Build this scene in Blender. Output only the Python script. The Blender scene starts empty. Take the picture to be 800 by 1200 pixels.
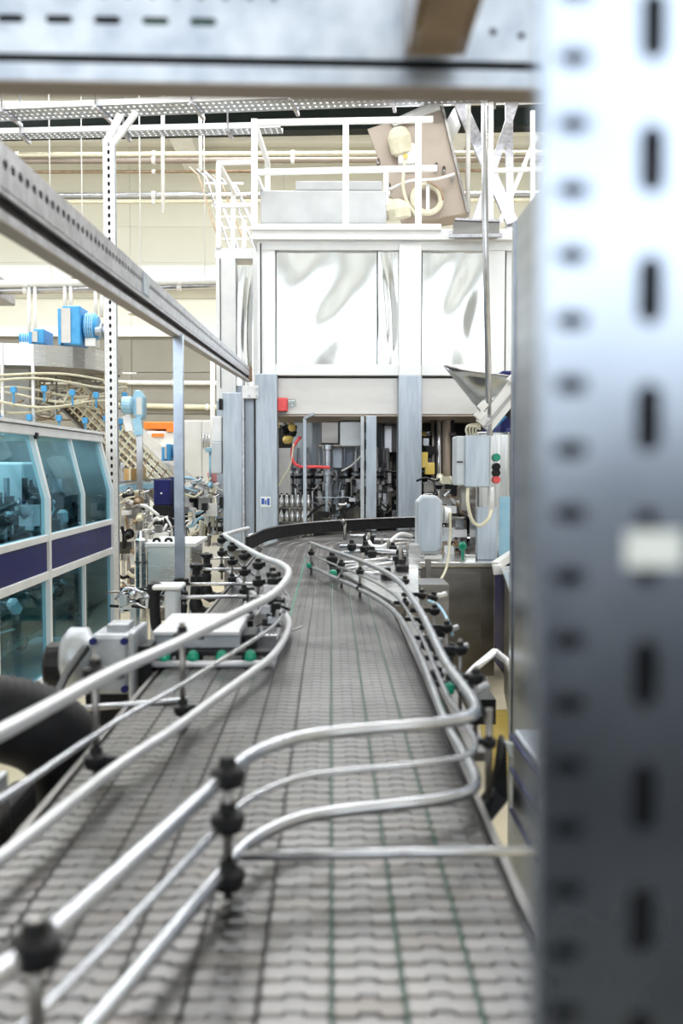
import bpy, bmesh, math, random
from mathutils import Vector, Matrix
random.seed(7)
SC = bpy.context.scene
COL = SC.collection
PI = math.pi

# ------------------------------------------------------------------ camera, light, exposure
CAMZ = 1.6
YAW, PITCH = math.radians(0.573), math.radians(2.624)
cd = bpy.data.cameras.new('camera'); cam = bpy.data.objects.new('camera', cd); COL.objects.link(cam)
cam.location = (0, 0, CAMZ)
cam.rotation_euler = (PI/2 - PITCH, 0, -YAW)
cd.sensor_fit = 'VERTICAL'; cd.sensor_height = 36; cd.sensor_width = 24; cd.lens = 36
cd.clip_start = 0.05; cd.clip_end = 200
cd.dof.use_dof = True; cd.dof.focus_distance = 8.0; cd.dof.aperture_fstop = 3.2
SC.camera = cam
vs = SC.view_settings
SC.display_settings.display_device = 'sRGB'
vs.view_transform = 'Standard'; vs.look = 'None'; vs.gamma = 1.0; vs.use_curve_mapping = False
vs.exposure = -0.55
w = bpy.data.worlds.new('world'); SC.world = w; w.use_nodes = True
w.node_tree.nodes['Background'].inputs[0].default_value = (0.95, 0.98, 1.0, 1)
w.node_tree.nodes['Background'].inputs[1].default_value = 1.0
def area_light(name, loc, rot, sx, sy, power, col=(1, 1, 1)):
    ld = bpy.data.lights.new(name, 'AREA'); ld.shape = 'RECTANGLE'; ld.size = sx; ld.size_y = sy
    ld.energy = power; ld.color = col
    o = bpy.data.objects.new(name, ld); COL.objects.link(o); o.location = loc; o.rotation_euler = rot
    return o
# the hall's rows of roof luminaires and the big windows behind the photographer
for k, (ly, pw) in enumerate(((-4, 40), (0.8, 60), (5.0, 340), (8.2, 1100), (13.0, 1250), (17.0, 1350))):
    area_light('roof_luminaire', (-1.0, ly, 7.9), (0, 0, 0), 16, 0.8, pw, (0.96, 0.985, 1.0))
area_light('window_daylight', (0, -8.7, 4.9), (PI/2 + 0.06, 0, 0), 18, 4.6, 800, (0.86, 0.93, 1.0))
area_light('window_daylight', (-13.0, 4, 4.6), (0, -PI/2, 0), 4.2, 20, 300, (0.90, 0.95, 1.0))

area_light('cabinet_fill_light', (-2.45, 6.3, 1.76), (0, 0, 0), 1.0, 4.2, 22, (.85, .97, 1))  # fill light added to brighten the interior behind the upper panes
area_light('cabinet_fill_light', (-2.45, 6.3, .80), (0, 0, 0), .9, 4.2, 10, (.85, .97, 1))  # second added fill, for the interior behind the lower panes

# ------------------------------------------------------------------ pixel -> world helper (real depth given in metres)
F = Vector((math.sin(YAW)*math.cos(PITCH), math.cos(YAW)*math.cos(PITCH), -math.sin(PITCH)))
R_ = Vector((math.cos(YAW), -math.sin(YAW), 0)); U = R_.cross(F)
def at(px, py, D):
    d = F + R_*((px-400)/1200) + U*((600-py)/1200)
    return Vector((0, 0, CAMZ)) + d*(D/d.y)
def xat(px, D): return at(px, 545, D).x
def zat(py, D, px=400): return at(px, py, D).z

# ------------------------------------------------------------------ materials
M = {}
def pm(name, c1, c2=None, metal=0.0, rough=0.4, scale=6, stretch=(1, 1, 1), rvar=0.08, bump=0.0, bscale=None,
       coat=0.0, spec=None, detail=3, contrast=(0.35, 0.65)):
    m = bpy.data.materials.new(name); m.use_nodes = True
    nt = m.node_tree; N = nt.nodes; L = nt.links
    b = N['Principled BSDF']
    tc = N.new('ShaderNodeTexCoord'); mp = N.new('ShaderNodeMapping'); mp.inputs['Scale'].default_value = stretch
    L.new(tc.outputs['Object'], mp.inputs['Vector'])
    nz = N.new('ShaderNodeTexNoise'); nz.inputs['Scale'].default_value = scale; nz.inputs['Detail'].default_value = detail
    L.new(mp.outputs[0], nz.inputs['Vector'])
    cr = N.new('ShaderNodeValToRGB')
    cr.color_ramp.elements[0].position = contrast[0]; cr.color_ramp.elements[1].position = contrast[1]
    cr.color_ramp.elements[0].color = (*c1, 1); cr.color_ramp.elements[1].color = (*(c2 or c1), 1)
    L.new(nz.outputs[0], cr.inputs[0]); L.new(cr.outputs[0], b.inputs['Base Color'])
    mr = N.new('ShaderNodeMapRange'); mr.inputs['To Min'].default_value = max(0.02, rough-rvar); mr.inputs['To Max'].default_value = min(1, rough+rvar)
    L.new(nz.outputs[0], mr.inputs[0]); L.new(mr.outputs[0], b.inputs['Roughness'])
    b.inputs['Metallic'].default_value = metal
    if spec is not None: b.inputs['Specular IOR Level'].default_value = spec
    if coat: b.inputs['Coat Weight'].default_value = coat
    if bump:
        n2 = N.new('ShaderNodeTexNoise'); n2.inputs['Scale'].default_value = bscale or scale*3; n2.inputs['Detail'].default_value = 2
        L.new(mp.outputs[0], n2.inputs['Vector'])
        bp = N.new('ShaderNodeBump'); bp.inputs['Strength'].default_value = bump; bp.inputs['Distance'].default_value = 0.02
        L.new(n2.outputs[0], bp.inputs['Height']); L.new(bp.outputs[0], b.inputs['Normal'])
    M[name] = m
    return m
pm('galvanised', (.33, .37, .44), (.54, .58, .64), .85, .42, 18, rvar=.06, detail=5)
pm('galvanised_blue', (.34, .39, .48), (.44, .50, .60), .97, .26, 10, rvar=.05)
pm('strut_worn', (.38, .38, .42), (.56, .56, .61), .8, .42, 24, rvar=.08)
pm('funnel_steel', (.30, .32, .35), (.44, .46, .49), 1, .30, 4, (1, 1, 3), .05)
pm('guard_steel', (.26, .29, .34), (.40, .43, .48), .95, .30, 2.0, (.3, .3, 6), .06)
pm('column_steel', (.40, .42, .44), (.62, .62, .62), 1, .22, 9, (6, 6, .3), .05)
pm('stainless', (.66, .66, .66), (.74, .74, .73), 1, .26, 5, (1, 1, 14), .06)
pm('stainless_dark', (.20, .19, .185), (.29, .28, .27), 1, .34, 3, (1, 1, 3), .08)
pm('tube_steel', (.48, .49, .53), (.58, .59, .62), .95, .25, 10, rvar=.02)
pm('rail_plastic', (.66, .66, .69), (.72, .72, .75), .35, .33, 10, rvar=.02)
pm('polished_panel', (.70, .72, .73), (.78, .80, .80), 1, .13, 1.2, (1, 1, .35), .03, bump=1.0, bscale=2.0)
pm('brushed_blue', (.38, .43, .50), (.48, .53, .60), .75, .42, 5, (6, 6, .7), .06)
pm('slat_steel', (.105, .102, .103), (.265, .257, .254), .94, .30, 4, (1, 1, 1), .05, detail=6, contrast=(.3, .7))
pm('slat_dark', (.12, .11, .105), (.25, .235, .225), .9, .36, 9, rvar=.1)
pm('white_paint', (.80, .80, .79), (.86, .86, .85), 0, .38, 5)
pm('white_frame', (.74, .75, .76), (.82, .82, .83), .15, .34, 4, rvar=.05)
pm('beige_panel', (.60, .58, .55), (.66, .64, .62), .55, .36, 3, (1, 1, 3))
pm('cream_wall', (.68, .67, .58), (.73, .72, .63), 0, .7, .6)
pm('taupe_wall', (.25, .235, .20), (.29, .275, .235), 0, .7, .8)
pm('ceiling_white', (.78, .77, .72), (.84, .83, .78), 0, .7, 1)
pm('floor_cream', (.62, .54, .38), (.70, .63, .48), 0, .42, 1.5, rvar=.12, detail=6)
pm('black_plastic', (.008, .008, .009), (.014, .014, .016), 0, .45, 20, spec=.22)
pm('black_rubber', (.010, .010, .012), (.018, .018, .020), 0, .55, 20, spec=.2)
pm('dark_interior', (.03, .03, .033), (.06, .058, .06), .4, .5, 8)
pm('black_duct', (.003, .006, .005), (.006, .010, .008), 0, .6, 5, spec=.1)
pm('green_plastic', (.0, .22, .13), (.0, .30, .18), 0, .35, 20)
pm('green_line', (.008, .07, .045), (.01, .11, .065), 0, .4, 20)
pm('red_plastic', (.75, .06, .07), (.82, .10, .10), 0, .35, 20)
pm('orange_paint', (.85, .22, .03), (.88, .26, .05), 0, .4, 10)
pm('yellow_paint', (.72, .52, .10), (.80, .60, .18), 0, .45, 10)
pm('blue_paint', (.05, .33, .70), (.08, .40, .76), 0, .36, 10)
pm('pale_blue_paint', (.30, .55, .74), (.38, .62, .78), .1, .36, 10)
pm('navy_paint', (.010, .012, .09), (.014, .018, .12), 0, .45, 8, spec=.25)
pm('housing_grey', (.42, .43, .44), (.48, .49, .50), .1, .45, 4)
pm('hall_white', (.74, .75, .74), (.80, .80, .79), 0, .7, 1)
pm('tan_panel', (.33, .27, .225), (.38, .32, .27), .3, .42, 3)
pm('cream_plastic', (.66, .62, .46), (.74, .70, .55), 0, .45, 12)
pm('aluminium_cast', (.34, .36, .39), (.50, .52, .55), .7, .45, 14)
pm('brown_rust', (.26, .18, .11), (.38, .28, .18), .4, .5, 14, rvar=.1)
pm('cardboard', (.55, .35, .15), (.62, .42, .20), 0, .8, 8)
pm('grey_cabinet', (.52, .56, .60), (.58, .61, .65), .35, .42, 6)
pm('pink_plastic', (.85, .35, .35), None, 0, .4)
pm('sticker_white', (.80, .84, .82), None, 0, .4)
pm('sticker_blue', (.04, .10, .42), None, 0, .4)
def glass(name, col, fac=.12):
    m = bpy.data.materials.new(name); m.use_nodes = True; nt = m.node_tree; N = nt.nodes; L = nt.links
    N.remove(N['Principled BSDF'])
    t = N.new('ShaderNodeBsdfTransparent'); t.inputs[0].default_value = (*col, 1)
    g = N.new('ShaderNodeBsdfGlossy'); g.inputs['Roughness'].default_value = .03; g.inputs[0].default_value = (.75, .9, .95, 1)
    fr0 = N.new('ShaderNodeLayerWeight'); fr0.inputs[0].default_value = .5; fp = N.new('ShaderNodeMath'); fp.operation = 'POWER'; fp.inputs[1].default_value = 5; L.new(fr0.outputs['Facing'], fp.inputs[0]); fr = N.new('ShaderNodeMath'); fr.operation = 'MULTIPLY'; fr.inputs[1].default_value = .35; L.new(fp.outputs[0], fr.inputs[0])
    ad = N.new('ShaderNodeMath'); ad.operation = 'ADD'; ad.inputs[1].default_value = fac; ad.use_clamp = True
    mx = N.new('ShaderNodeMixShader'); L.new(fr.outputs[0], ad.inputs[0]); L.new(ad.outputs[0], mx.inputs[0])
    L.new(t.outputs[0], mx.inputs[1]); L.new(g.outputs[0], mx.inputs[2])
    L.new(mx.outputs[0], N['Material Output'].inputs[0]); M[name] = m
glass('teal_glass', (.54, .78, .85), .03)
glass('clear_plastic', (.88, .92, .93), .05)
def emis(name, col, s):
    m = bpy.data.materials.new(name); m.use_nodes = True; b = m.node_tree.nodes['Principled BSDF']
    b.inputs['Emission Color'].default_value = (*col, 1); b.inputs['Emission Strength'].default_value = s
    b.inputs['Base Color'].default_value = (.8, .8, .8, 1); M[name] = m
emis('skylight_glow', (.97, 1, 1), 1.6)
emis('window_glow', (.86, .94, 1), 1.5)

# ------------------------------------------------------------------ mesh builder
class MB:
    def __init__(s): s.v = []; s.f = []; s.s = []
    def add(s, vs, fs, smooth=False):
        b = len(s.v); s.v += [Vector(v) for v in vs]; s.f += [[b+i for i in f] for f in fs]
        s.s += [smooth]*len(fs) if isinstance(smooth, bool) else list(smooth)
        return s
    def box(s, lo, hi, mat=None):
        x0, y0, z0 = lo; x1, y1, z1 = hi
        v = [Vector(p) for p in ((x0,y0,z0),(x1,y0,z0),(x1,y1,z0),(x0,y1,z0),(x0,y0,z1),(x1,y0,z1),(x1,y1,z1),(x0,y1,z1))]
        if mat: v = [mat @ p for p in v]
        return s.add(v, [[0,3,2,1],[4,5,6,7],[0,1,5,4],[1,2,6,5],[2,3,7,6],[3,0,4,7]])
    def bar(s, a, b, wd, ht, up=(0, 0, 1)):
        a = Vector(a); b = Vector(b); d = (b-a).normalized(); up = Vector(up)
        if abs(d.dot(up)) > .98: up = Vector((0, 1, 0))
        r = d.cross(up).normalized(); u = r.cross(d)
        vs = [p + r*sx*wd/2 + u*sz*ht/2 for p in (a, b) for sx, sz in ((-1,-1),(1,-1),(1,1),(-1,1))]
        return s.add(vs, [[0,1,2,3],[7,6,5,4],[0,4,5,1],[1,5,6,2],[2,6,7,3],[3,7,4,0]])
    def tube(s, pts, r, n=10, cap=True):
        pts = [Vector(p) for p in pts]; m = len(pts)
        rs = r if isinstance(r, (list, tuple)) else [r]*m
        T = []
        for i in range(m):
            t = (pts[min(i+1, m-1)] - pts[max(i-1, 0)])
            T.append(t.normalized() if t.length > 1e-9 else Vector((0, 0, 1)))
        ref = Vector((0, 0, 1)) if abs(T[0].z) < .9 else Vector((0, 1, 0))
        nx = (ref - T[0]*ref.dot(T[0])).normalized(); vs = []; fs = []; sm = []
        for i in range(m):
            if i:
                nx = nx - T[i]*nx.dot(T[i])
                nx = nx.normalized() if nx.length > 1e-6 else T[i].orthogonal().normalized()
            ny = T[i].cross(nx)
            for k in range(n):
                a = 2*PI*k/n; vs.append(pts[i] + (nx*math.cos(a) + ny*math.sin(a))*rs[i])
        for i in range(m-1):
            for k in range(n):
                k2 = (k+1) % n; fs.append([i*n+k, i*n+k2, (i+1)*n+k2, (i+1)*n+k]); sm.append(True)
        if cap:
            fs.append(list(range(n-1, -1, -1))); fs.append([(m-1)*n+k for k in range(n)]); sm += [False, False]
        return s.add(vs, fs, sm)
    def cyl(s, a, b, r0, r1=None, n=16): return s.tube([a, b], [r0, r0 if r1 is None else r1], n)
    def lathe(s, c, prof, n=14, axis=(0, 0, 1), smooth=False):
        c = Vector(c); ax = Vector(axis).normalized(); u = ax.orthogonal().normalized(); w_ = ax.cross(u); vs = []; fs = []
        for r, z in prof:
            for k in range(n):
                a = 2*PI*k/n; vs.append(c + ax*z + (u*math.cos(a) + w_*math.sin(a))*r)
        for i in range(len(prof)-1):
            for k in range(n):
                k2 = (k+1) % n; fs.append([i*n+k, i*n+k2, (i+1)*n+k2, (i+1)*n+k])
        fs.append(list(range(n-1, -1, -1))); fs.append([(len(prof)-1)*n+k for k in range(n)])
        return s.add(vs, fs, smooth)
    def prism(s, poly, d):            # poly: list of 3-D points (planar, any winding), extruded by d
        d = Vector(d); n = len(poly); p = [Vector(q) for q in poly]
        return s.add(p + [q+d for q in p], [list(range(n-1, -1, -1)), list(range(n, 2*n))] + [[i, (i+1) % n, n+(i+1) % n, n+i] for i in range(n)])
OFF = {}
def finish(ob, parent, origin, bevel=0, seg=2):
    if parent is not None:
        ob.parent = parent; ob.location = origin - OFF[parent.name]
    else: ob.location = origin
    OFF[ob.name] = origin
    COL.objects.link(ob)
    if bevel:
        md = ob.modifiers.new('bevel', 'BEVEL'); md.width = bevel; md.segments = seg; md.limit_method = 'ANGLE'
    return ob
def obj(name, mb, mat, parent=None, bevel=0, recalc=True):
    lo = Vector([min(v[i] for v in mb.v) for i in range(3)]); hi = Vector([max(v[i] for v in mb.v) for i in range(3)])
    c = (lo+hi)/2
    me = bpy.data.meshes.new(name); me.from_pydata([tuple(v-c) for v in mb.v], [], mb.f)
    me.polygons.foreach_set('use_smooth', mb.s)
    if recalc and len(mb.f) < 20000:
        bm = bmesh.new(); bm.from_mesh(me); bmesh.ops.recalc_face_normals(bm, faces=bm.faces); bm.to_mesh(me); bm.free()
    me.materials.append(M[mat]); me.update()
    return finish(bpy.data.objects.new(name, me), parent, c, bevel)
def thing(name, label, cat, loc, group=None):
    o = bpy.data.objects.new(name, None); COL.objects.link(o); o.location = loc; o.empty_display_size = .1
    o['label'] = label; o['category'] = cat
    if group: o['group'] = group
    OFF[o.name] = Vector(loc); return o
def tag(o, label, cat, group=None):
    o['label'] = label; o['category'] = cat
    if group: o['group'] = group
    return o
def struct(name, mb, mat):
    o = obj(name, mb, mat); o['kind'] = 'structure'; return o
def dup(root, loc, label=None, rotz=0, scale=None):
    r = root.copy(); COL.objects.link(r); r.location = loc; r.rotation_euler = (0, 0, rotz)
    if scale: r.scale = scale
    if label: r['label'] = label
    def rec(a, b):
        for ch in a.children:
            c = ch.copy(); COL.objects.link(c); c.parent = b; rec(ch, c)
    src = list(root.children)
    for ch in src:
        c = ch.copy(); COL.objects.link(c); c.parent = r
        for g in list(ch.children):
            d = g.copy(); COL.objects.link(d); d.parent = c
    return r
def smooth_path(P, k=5):
    P = [Vector(p) for p in P]; out = []
    for i in range(len(P)-1):
        p0 = P[max(i-1, 0)]; p1 = P[i]; p2 = P[i+1]; p3 = P[min(i+2, len(P)-1)]
        for j in range(k):
            t = j/k
            out.append(.5*((2*p1) + (p2-p0)*t + (2*p0-5*p1+4*p2-p3)*t*t + (3*p1-p0-3*p2+p3)*t**3))
    out.append(P[-1]); return out
def slot(cx, cy, lx, ly, n=6):        # rounded slot outline
    pts = []; r = min(lx, ly)/2; ex = max(0, lx/2-r); ey = max(0, ly/2-r)
    for q, (sx, sy) in enumerate(((1, 1), (-1, 1), (-1, -1), (1, -1))):
        for k in range(n):
            a = q*PI/2 + PI/2*k/(n-1); pts.append((cx + sx*ex + r*math.cos(a), cy + sy*ey + r*math.sin(a)))
    return pts
def perf(name, L, W, holes, th, mtx, mat, parent, n=5):
    """flat plate L x W (local x, y from 0) with real holes; mtx takes local -> world"""
    cu = bpy.data.curves.new(name, 'CURVE'); cu.dimensions = '2D'; cu.fill_mode = 'BOTH'; cu.extrude = th/2
    def spl(p):
        sp = cu.splines.new('POLY'); sp.points.add(len(p)-1)
        for i, (x, y) in enumerate(p): sp.points[i].co = (x, y, 0, 1)
        sp.use_cyclic_u = True
    spl([(0, 0), (L, 0), (L, W), (0, W)])
    for h in holes: spl(slot(*h, n=n))
    t = bpy.data.objects.new(name+'_tmp', cu); COL.objects.link(t)
    dg = bpy.context.evaluated_depsgraph_get()
    me = bpy.data.meshes.new_from_object(t.evaluated_get(dg))
    bpy.data.objects.remove(t); bpy.data.curves.remove(cu)
    me.name = name; me.transform(mtx)
    lo = Vector([min(v.co[i] for v in me.vertices) for i in range(3)]); hi = Vector([max(v.co[i] for v in me.vertices) for i in range(3)])
    c = (lo+hi)/2; me.transform(Matrix.Translation(-c)); me.materials.clear(); me.materials.append(M[mat])
    return finish(bpy.data.objects.new(name, me), parent, c)
def frame_mtx(o, x, y):
    x = Vector(x).normalized(); y = Vector(y); y = (y - x*y.dot(x)).normalized(); z = x.cross(y)
    m = Matrix.Identity(4)
    for i in range(3): m[i][0] = x[i]; m[i][1] = y[i]; m[i][2] = z[i]; m[i][3] = o[i]
    return m

# ------------------------------------------------------------------ SETTING : hall
WD = 22.0                                   # far wall distance
struct('floor', MB().box((-14, -9, -.1), (12, WD, 0)), 'floor_cream')
zt = zat(392, WD); zl0 = zat(341, WD); zl1 = zat(316, WD); CE = 8.3
fw = struct('wall_far', MB().box((-14, WD, 0), (12, WD+.2, CE)), 'taupe_wall')
for i in range(13):                          # cream cladding boards above the brown base, in long courses
    pass
nb = 0
zc = zt
while zc < CE-.05:
    h = min(.75, CE-zc); x = -14
    while x < 12:
        obj('cladding_panel', MB().box((x+.002, WD-.05, zc+.002), (x+3.247, WD, zc+h-.002)), 'cream_wall', fw); x += 3.25
    zc += h
zc = .05
while zc < zt-.1:
    x = -14
    while x < 12:
        obj('cladding_panel', MB().box((x+.01, WD-.03, zc+.01), (x+3.245, WD, min(zc+.875, zt-.004))), 'taupe_wall', fw); x += 3.25
    zc += .88
struct('trim_1', MB().box((-14, WD-.40, zl0), (12, WD-.05, zl1)), 'white_paint')
struct('trim_2', MB().box((-14, WD-.12, zt-.06), (12, WD-.05, zt+.14)), 'white_paint')
struct('wall_left', MB().box((-14.2, -9, 0), (-14, WD, CE)), 'hall_white')
struct('wall_right', MB().box((12, -9, 0), (12.2, WD, CE)), 'hall_white')
struct('wall_rear', MB().box((-14, -9.2, 0), (12, -9, CE)), 'hall_white')
for k in range(5):
    wn = struct('window_%d' % (k+1), MB().box((-9.6+k*4, -8.99, 2.6), (-6.2+k*4, -8.95, 7.2)), 'window_glow')
    obj('window_frame', MB().box((-9.7+k*4, -8.95, 2.5), (-6.1+k*4, -8.90, 2.6)).box((-9.7+k*4, -8.95, 7.2), (-6.1+k*4, -8.90, 7.3)).box((-7.95+k*4, -8.95, 2.6), (-7.85+k*4, -8.9, 7.2)), 'white_paint', wn)
cl = struct('ceiling', MB().box((-14, -9, CE), (12, WD, CE+.1)), 'ceiling_white')
yy = 14.0
for yy in [14 + .8*i for i in range(10)]:     # purlins across
    obj('purlin', MB().box((-14, yy, CE-.12), (12, yy+.1, CE)), 'ceiling_white', cl)
for xx in (-8.2, -3.1, 2.2, 7.4):             # white main beams running away
    obj('main_beam', MB().box((xx, -9, CE-.46), (xx+.42, WD, CE-.10)), 'white_paint', cl)
for k, (ya, yb) in enumerate(((16.6, 17.5), (19.2, 19.9))):
    struct('window_%d' % (6+k), MB().box((-14, ya, CE-.03), (12, yb, CE-.005)), 'skylight_glow')
for ya in (-6, -1, 4, 9, 13):
    obj('roof_lamp_strip', MB().box((-9, ya, CE-.06), (7, ya+.3, CE-.001)), 'skylight_glow', cl)

# black duct under the roof
o = obj('black_cable_duct', MB().bar(at(-150, 153, 17.5), at(760, 136, 16.0), .3, .33), 'black_duct')
tag(o, 'long black duct running across under the white roof behind the cable tray', 'duct')

# ------------------------------------------------------------------ cable trays
def cable_tray(a, b, wd, label, npost, top, lip=.07):
    a = Vector(a); b = Vector(b); L = (b-a).length; d = (b-a)/L
    t = thing('cable_tray', label, 'cable tray', a)
    side = Vector((0, 0, 1)).cross(d).normalized()
    holes = []
    n = int(L/.075)
    for i in range(n):
        for q in range(3): holes.append((.04+i*.075, wd*(.2+.3*q), .03, wd*.15))
    perf('tray_floor', L, wd, holes, .003, frame_mtx(a - side*wd/2, d, side), 'galvanised', t, n=2)
    for s_, nm in ((-1, 'side_lip'), (1, 'side_lip')):
        obj(nm, MB().bar(a+side*s_*wd/2+Vector((0, 0, lip/2)), b+side*s_*wd/2+Vector((0, 0, lip/2)), .004, lip), 'white_frame', t)
    for i in range(npost):
        p = a + d*L*(i+.5)/npost
        hb = obj('hanger', MB().bar(p-side*wd*.7-Vector((0, 0, .03)), p+side*wd*.7-Vector((0, 0, .03)), .04, .04), 'strut_worn', t)
        obj('hanger_rod', MB().cyl(p-side*wd*.6, p-side*wd*.6+Vector((0, 0, top-p.z)), .012, n=6), 'strut_worn', hb)
    return t
cable_tray(at(-40, 137, 13.0), at(640, 110, 12.0), .42, 'long perforated cable tray across the top, in front of the black duct', 6, CE)
cable_tray(at(-30, 161, 13.5), at(330, 153, 13.2), .25, 'narrower perforated cable tray just below the black duct on the left', 3, CE)

# overhead pipes along the far side
def pipe_run(pts, r, mat, label, name='overhead_pipe', cat='pipe', brk=True):
    P = [Vector(p) for p in pts]
    o = thing(name, label, cat, P[0]); obj('pipe', MB().tube(P, r, 8), mat, o)
    if brk:
        L = (P[1]-P[0]).length; n = max(2, int(L/2.2))
        for i in range(n):
            q = P[0].lerp(P[1], (i+.5)/n)
            d = (P[1]-P[0]).normalized()
            obj('pipe_clamp', MB().cyl(q-d*.03, q+d*.03, r*1.35, n=8), 'white_paint', o)
    return o
pr = [(181, .045, 'cream_plastic', 'upper thin cream overhead pipe below the roof beams'), (188, .05, 'tan_panel', 'tan overhead pipe directly under the upper cream pipe'),
      (201, .028, 'brown_rust', 'thin brownish overhead pipe in the middle of the pipe rack'), (229, .055, 'tube_steel', 'thick steel overhead pipe, second lowest in the rack'),
      (236, .035, 'cream_plastic', 'lowest cream overhead pipe of the rack above the bare wall')]
for y, r, m_, lb in pr: pipe_run([at(-60, y+1, 17.5), at(760, y-2, 16.8)], r, m_, lb)
pipe_run([at(-60, 334, 14.0), at(300, 328, 14.0)], .05, 'white_paint', 'white pipe along the wall ledge, upper of the two')
pipe_run([at(-60, 342, 14.05), at(300, 334, 14.05)], .05, 'tube_steel', 'steel pipe along the wall ledge, lower of the two')
pipe_run([at(-60, 447, 21.90), at(290, 449, 21.90)], .05, 'white_paint', 'white pipe across the brown wall at mid height')
pipe_run([at(100, 474, 21.88), at(290, 478, 21.88)], .055, 'cream_plastic', 'cream pipe across the brown wall below the white pipe')
for k, (px, y0, y1, lb) in enumerate(((191, 133, 250, 'white drop rod hanging from the roof beside the perforated post'), (548, 110, 262, 'thin white vertical tube right of the tan inclined plate'),
                                      (34, 340, 403, 'white hanging tube left of the small blue motor'), (76, 330, 362, 'white hanging tube above the tall blue motor'), (112, 322, 372, 'white hanging tube right of the tall blue motor'))):
    D = (16.5, 12.5, 14, 14, 14)[k]
    o = obj('vertical_tube', (MB().cyl(Vector((at(px, y0, D).x, D, CE)), at(px, y1, D), .03, n=8) if k < 2 else MB().cyl(at(px, 334, D), at(px, y1, D), .026, n=8).cyl(at(px+7, 334, D), at(px+7, y1, D), .026, n=8)), 'white_paint')
    tag(o, lb, 'pipe')
for px in (-20, 60, 165, 240):
    obj('hanger_rod', MB().cyl(at(px, 338, 14.02), Vector((at(px, 338, 14.02).x, 14.02, CE)), .007, n=5), 'white_paint', bpy.data.objects['overhead_pipe.005'])
# diagonal bundle of pipes coming down behind the left railing
t = thing('sloping_pipe_bundle', 'bundle of sloping brown steel pipes behind the small white railing', 'pipe', at(225, 190, 15))
for k in range(6):
    obj('pipe', MB().tube([at(222+k*9, 196+k*3, 15.5), at(232+k*9, 205+k*3, 15.3), at(262+k*10, 300, 13.6)], .012+.006*(k % 3), 7), ('brown_rust', 'tube_steel', 'strut_worn')[k % 3], t)
for k in range(6):
    obj('pipe_clamp', MB().bar(at(240+k*4, 215+k*13, 14.9), at(285+k*4, 215+k*13, 14.9), .03, .03), 'white_paint', t)
obj('hanger_rod', MB().cyl(at(235, 200, 15.4), Vector((at(235, 200, 15.4).x, 15.4, CE)), .03, n=6), 'white_paint', t)
# roof struts at the right
t = thing('roof_strut_frame', 'crossing diagonal steel roof struts right of the tan inclined plate', 'strut', at(560, 200, 12.6))
for a, b, w_ in (((530, 100), (600, 262), .14), ((610, 100), (556, 262), .09), ((628, 160), (585, 262), .05), ((596, 110), (597, 290), .09), ((572, 205), (572, 262), .07)):
    obj('strut', MB().bar(at(*a, 12.8), at(*b, 12.4), w_, .06, (0, 1, 0)), 'strut_worn' if w_ > .06 else 'white_frame', t)
# high-bay lamps
for k, (px, py, D, lb) in enumerate(((97, 320, 16, 'white conical lamp above the tall blue motor'), (165, 362, 15, 'white conical lamp under the slanting beam, right of the perforated post'))):
    c = at(px, py, D); t = thing('hanging_lamp', lb, 'lamp', c)
    obj('lamp_shade', MB().lathe(c, [(.19, -.08), (.17, -.05), (.05, .08), (.04, .12)], 18), 'white_paint', t)
    obj('lamp_cord', MB().cyl(c+Vector((0, 0, .12)), (c.x, c.y, CE), .008, n=5), 'white_paint', t)
o = tag(obj('blower_unit', MB().box(at(-30, 348, 14), at(18, 334, 14.8)).box(at(-20, 334, 14.1), at(5, 326, 14.6)), 'strut_worn', bevel=.02), 'grey box unit hanging at the far left below the white ledge', 'fan unit')

# ------------------------------------------------------------------ white perforated post with Y head
def punched_post(x, y, wd, z0, z1, mat, t, pitch=.07, sl=.044, depth=.07, dark='dark_interior'):
    hl = [((i+.6)*pitch, wd/2, sl, .022) for i in range(int((z1-z0)/pitch))]
    hl += [((i+.6)*pitch, wd*.16, .008, .008) for i in range(int((z1-z0)/pitch))] + [((i+.35)*pitch, wd*.84, .008, .008) for i in range(int((z1-z0)/pitch))]
    perf('front_plate', z1-z0, wd, hl, .003, frame_mtx((x+wd, y, z0), (0, 0, 1), (-1, 0, 0)), mat, t, n=2)
    obj('side_plate', MB().box((x, y+.003, z0), (x+.003, y+depth, z1)), mat, t)
    obj('side_plate', MB().box((x+wd-.003, y+.003, z0), (x+wd, y+depth, z1)), 'galvanised', t)
    obj('inner_shade', MB().box((x+.004, y+.03, z0), (x+wd-.004, y+depth-.002, z1-.002)), dark, t)  # dark slab standing in for the shade inside the hollow post
xp = xat(124, 9.3)
t = thing('perforated_post', 'tall white perforated post with forked top beside the glazed cabinet', 'post', (xp+.05, 9.33, 0))
punched_post(xp, 9.3, .105, .01, zat(163, 9.3), 'white_frame', t)
zz = zat(163, 9.3)
obj('brace', MB().bar((xp+.02, 9.33, zz-.05), at(141, 134, 9.33), .06, .04, (0, 1, 0)), 'white_frame', t)
obj('brace', MB().bar((xp+.08, 9.33, zz-.05), at(160, 131, 9.33), .05, .045, (0, 1, 0)), 'white_frame', t)
obj('foot_plate', MB().box((xp-.05, 9.25, 0), (xp+.16, 9.45, .012)), 'galvanised', t)

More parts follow.
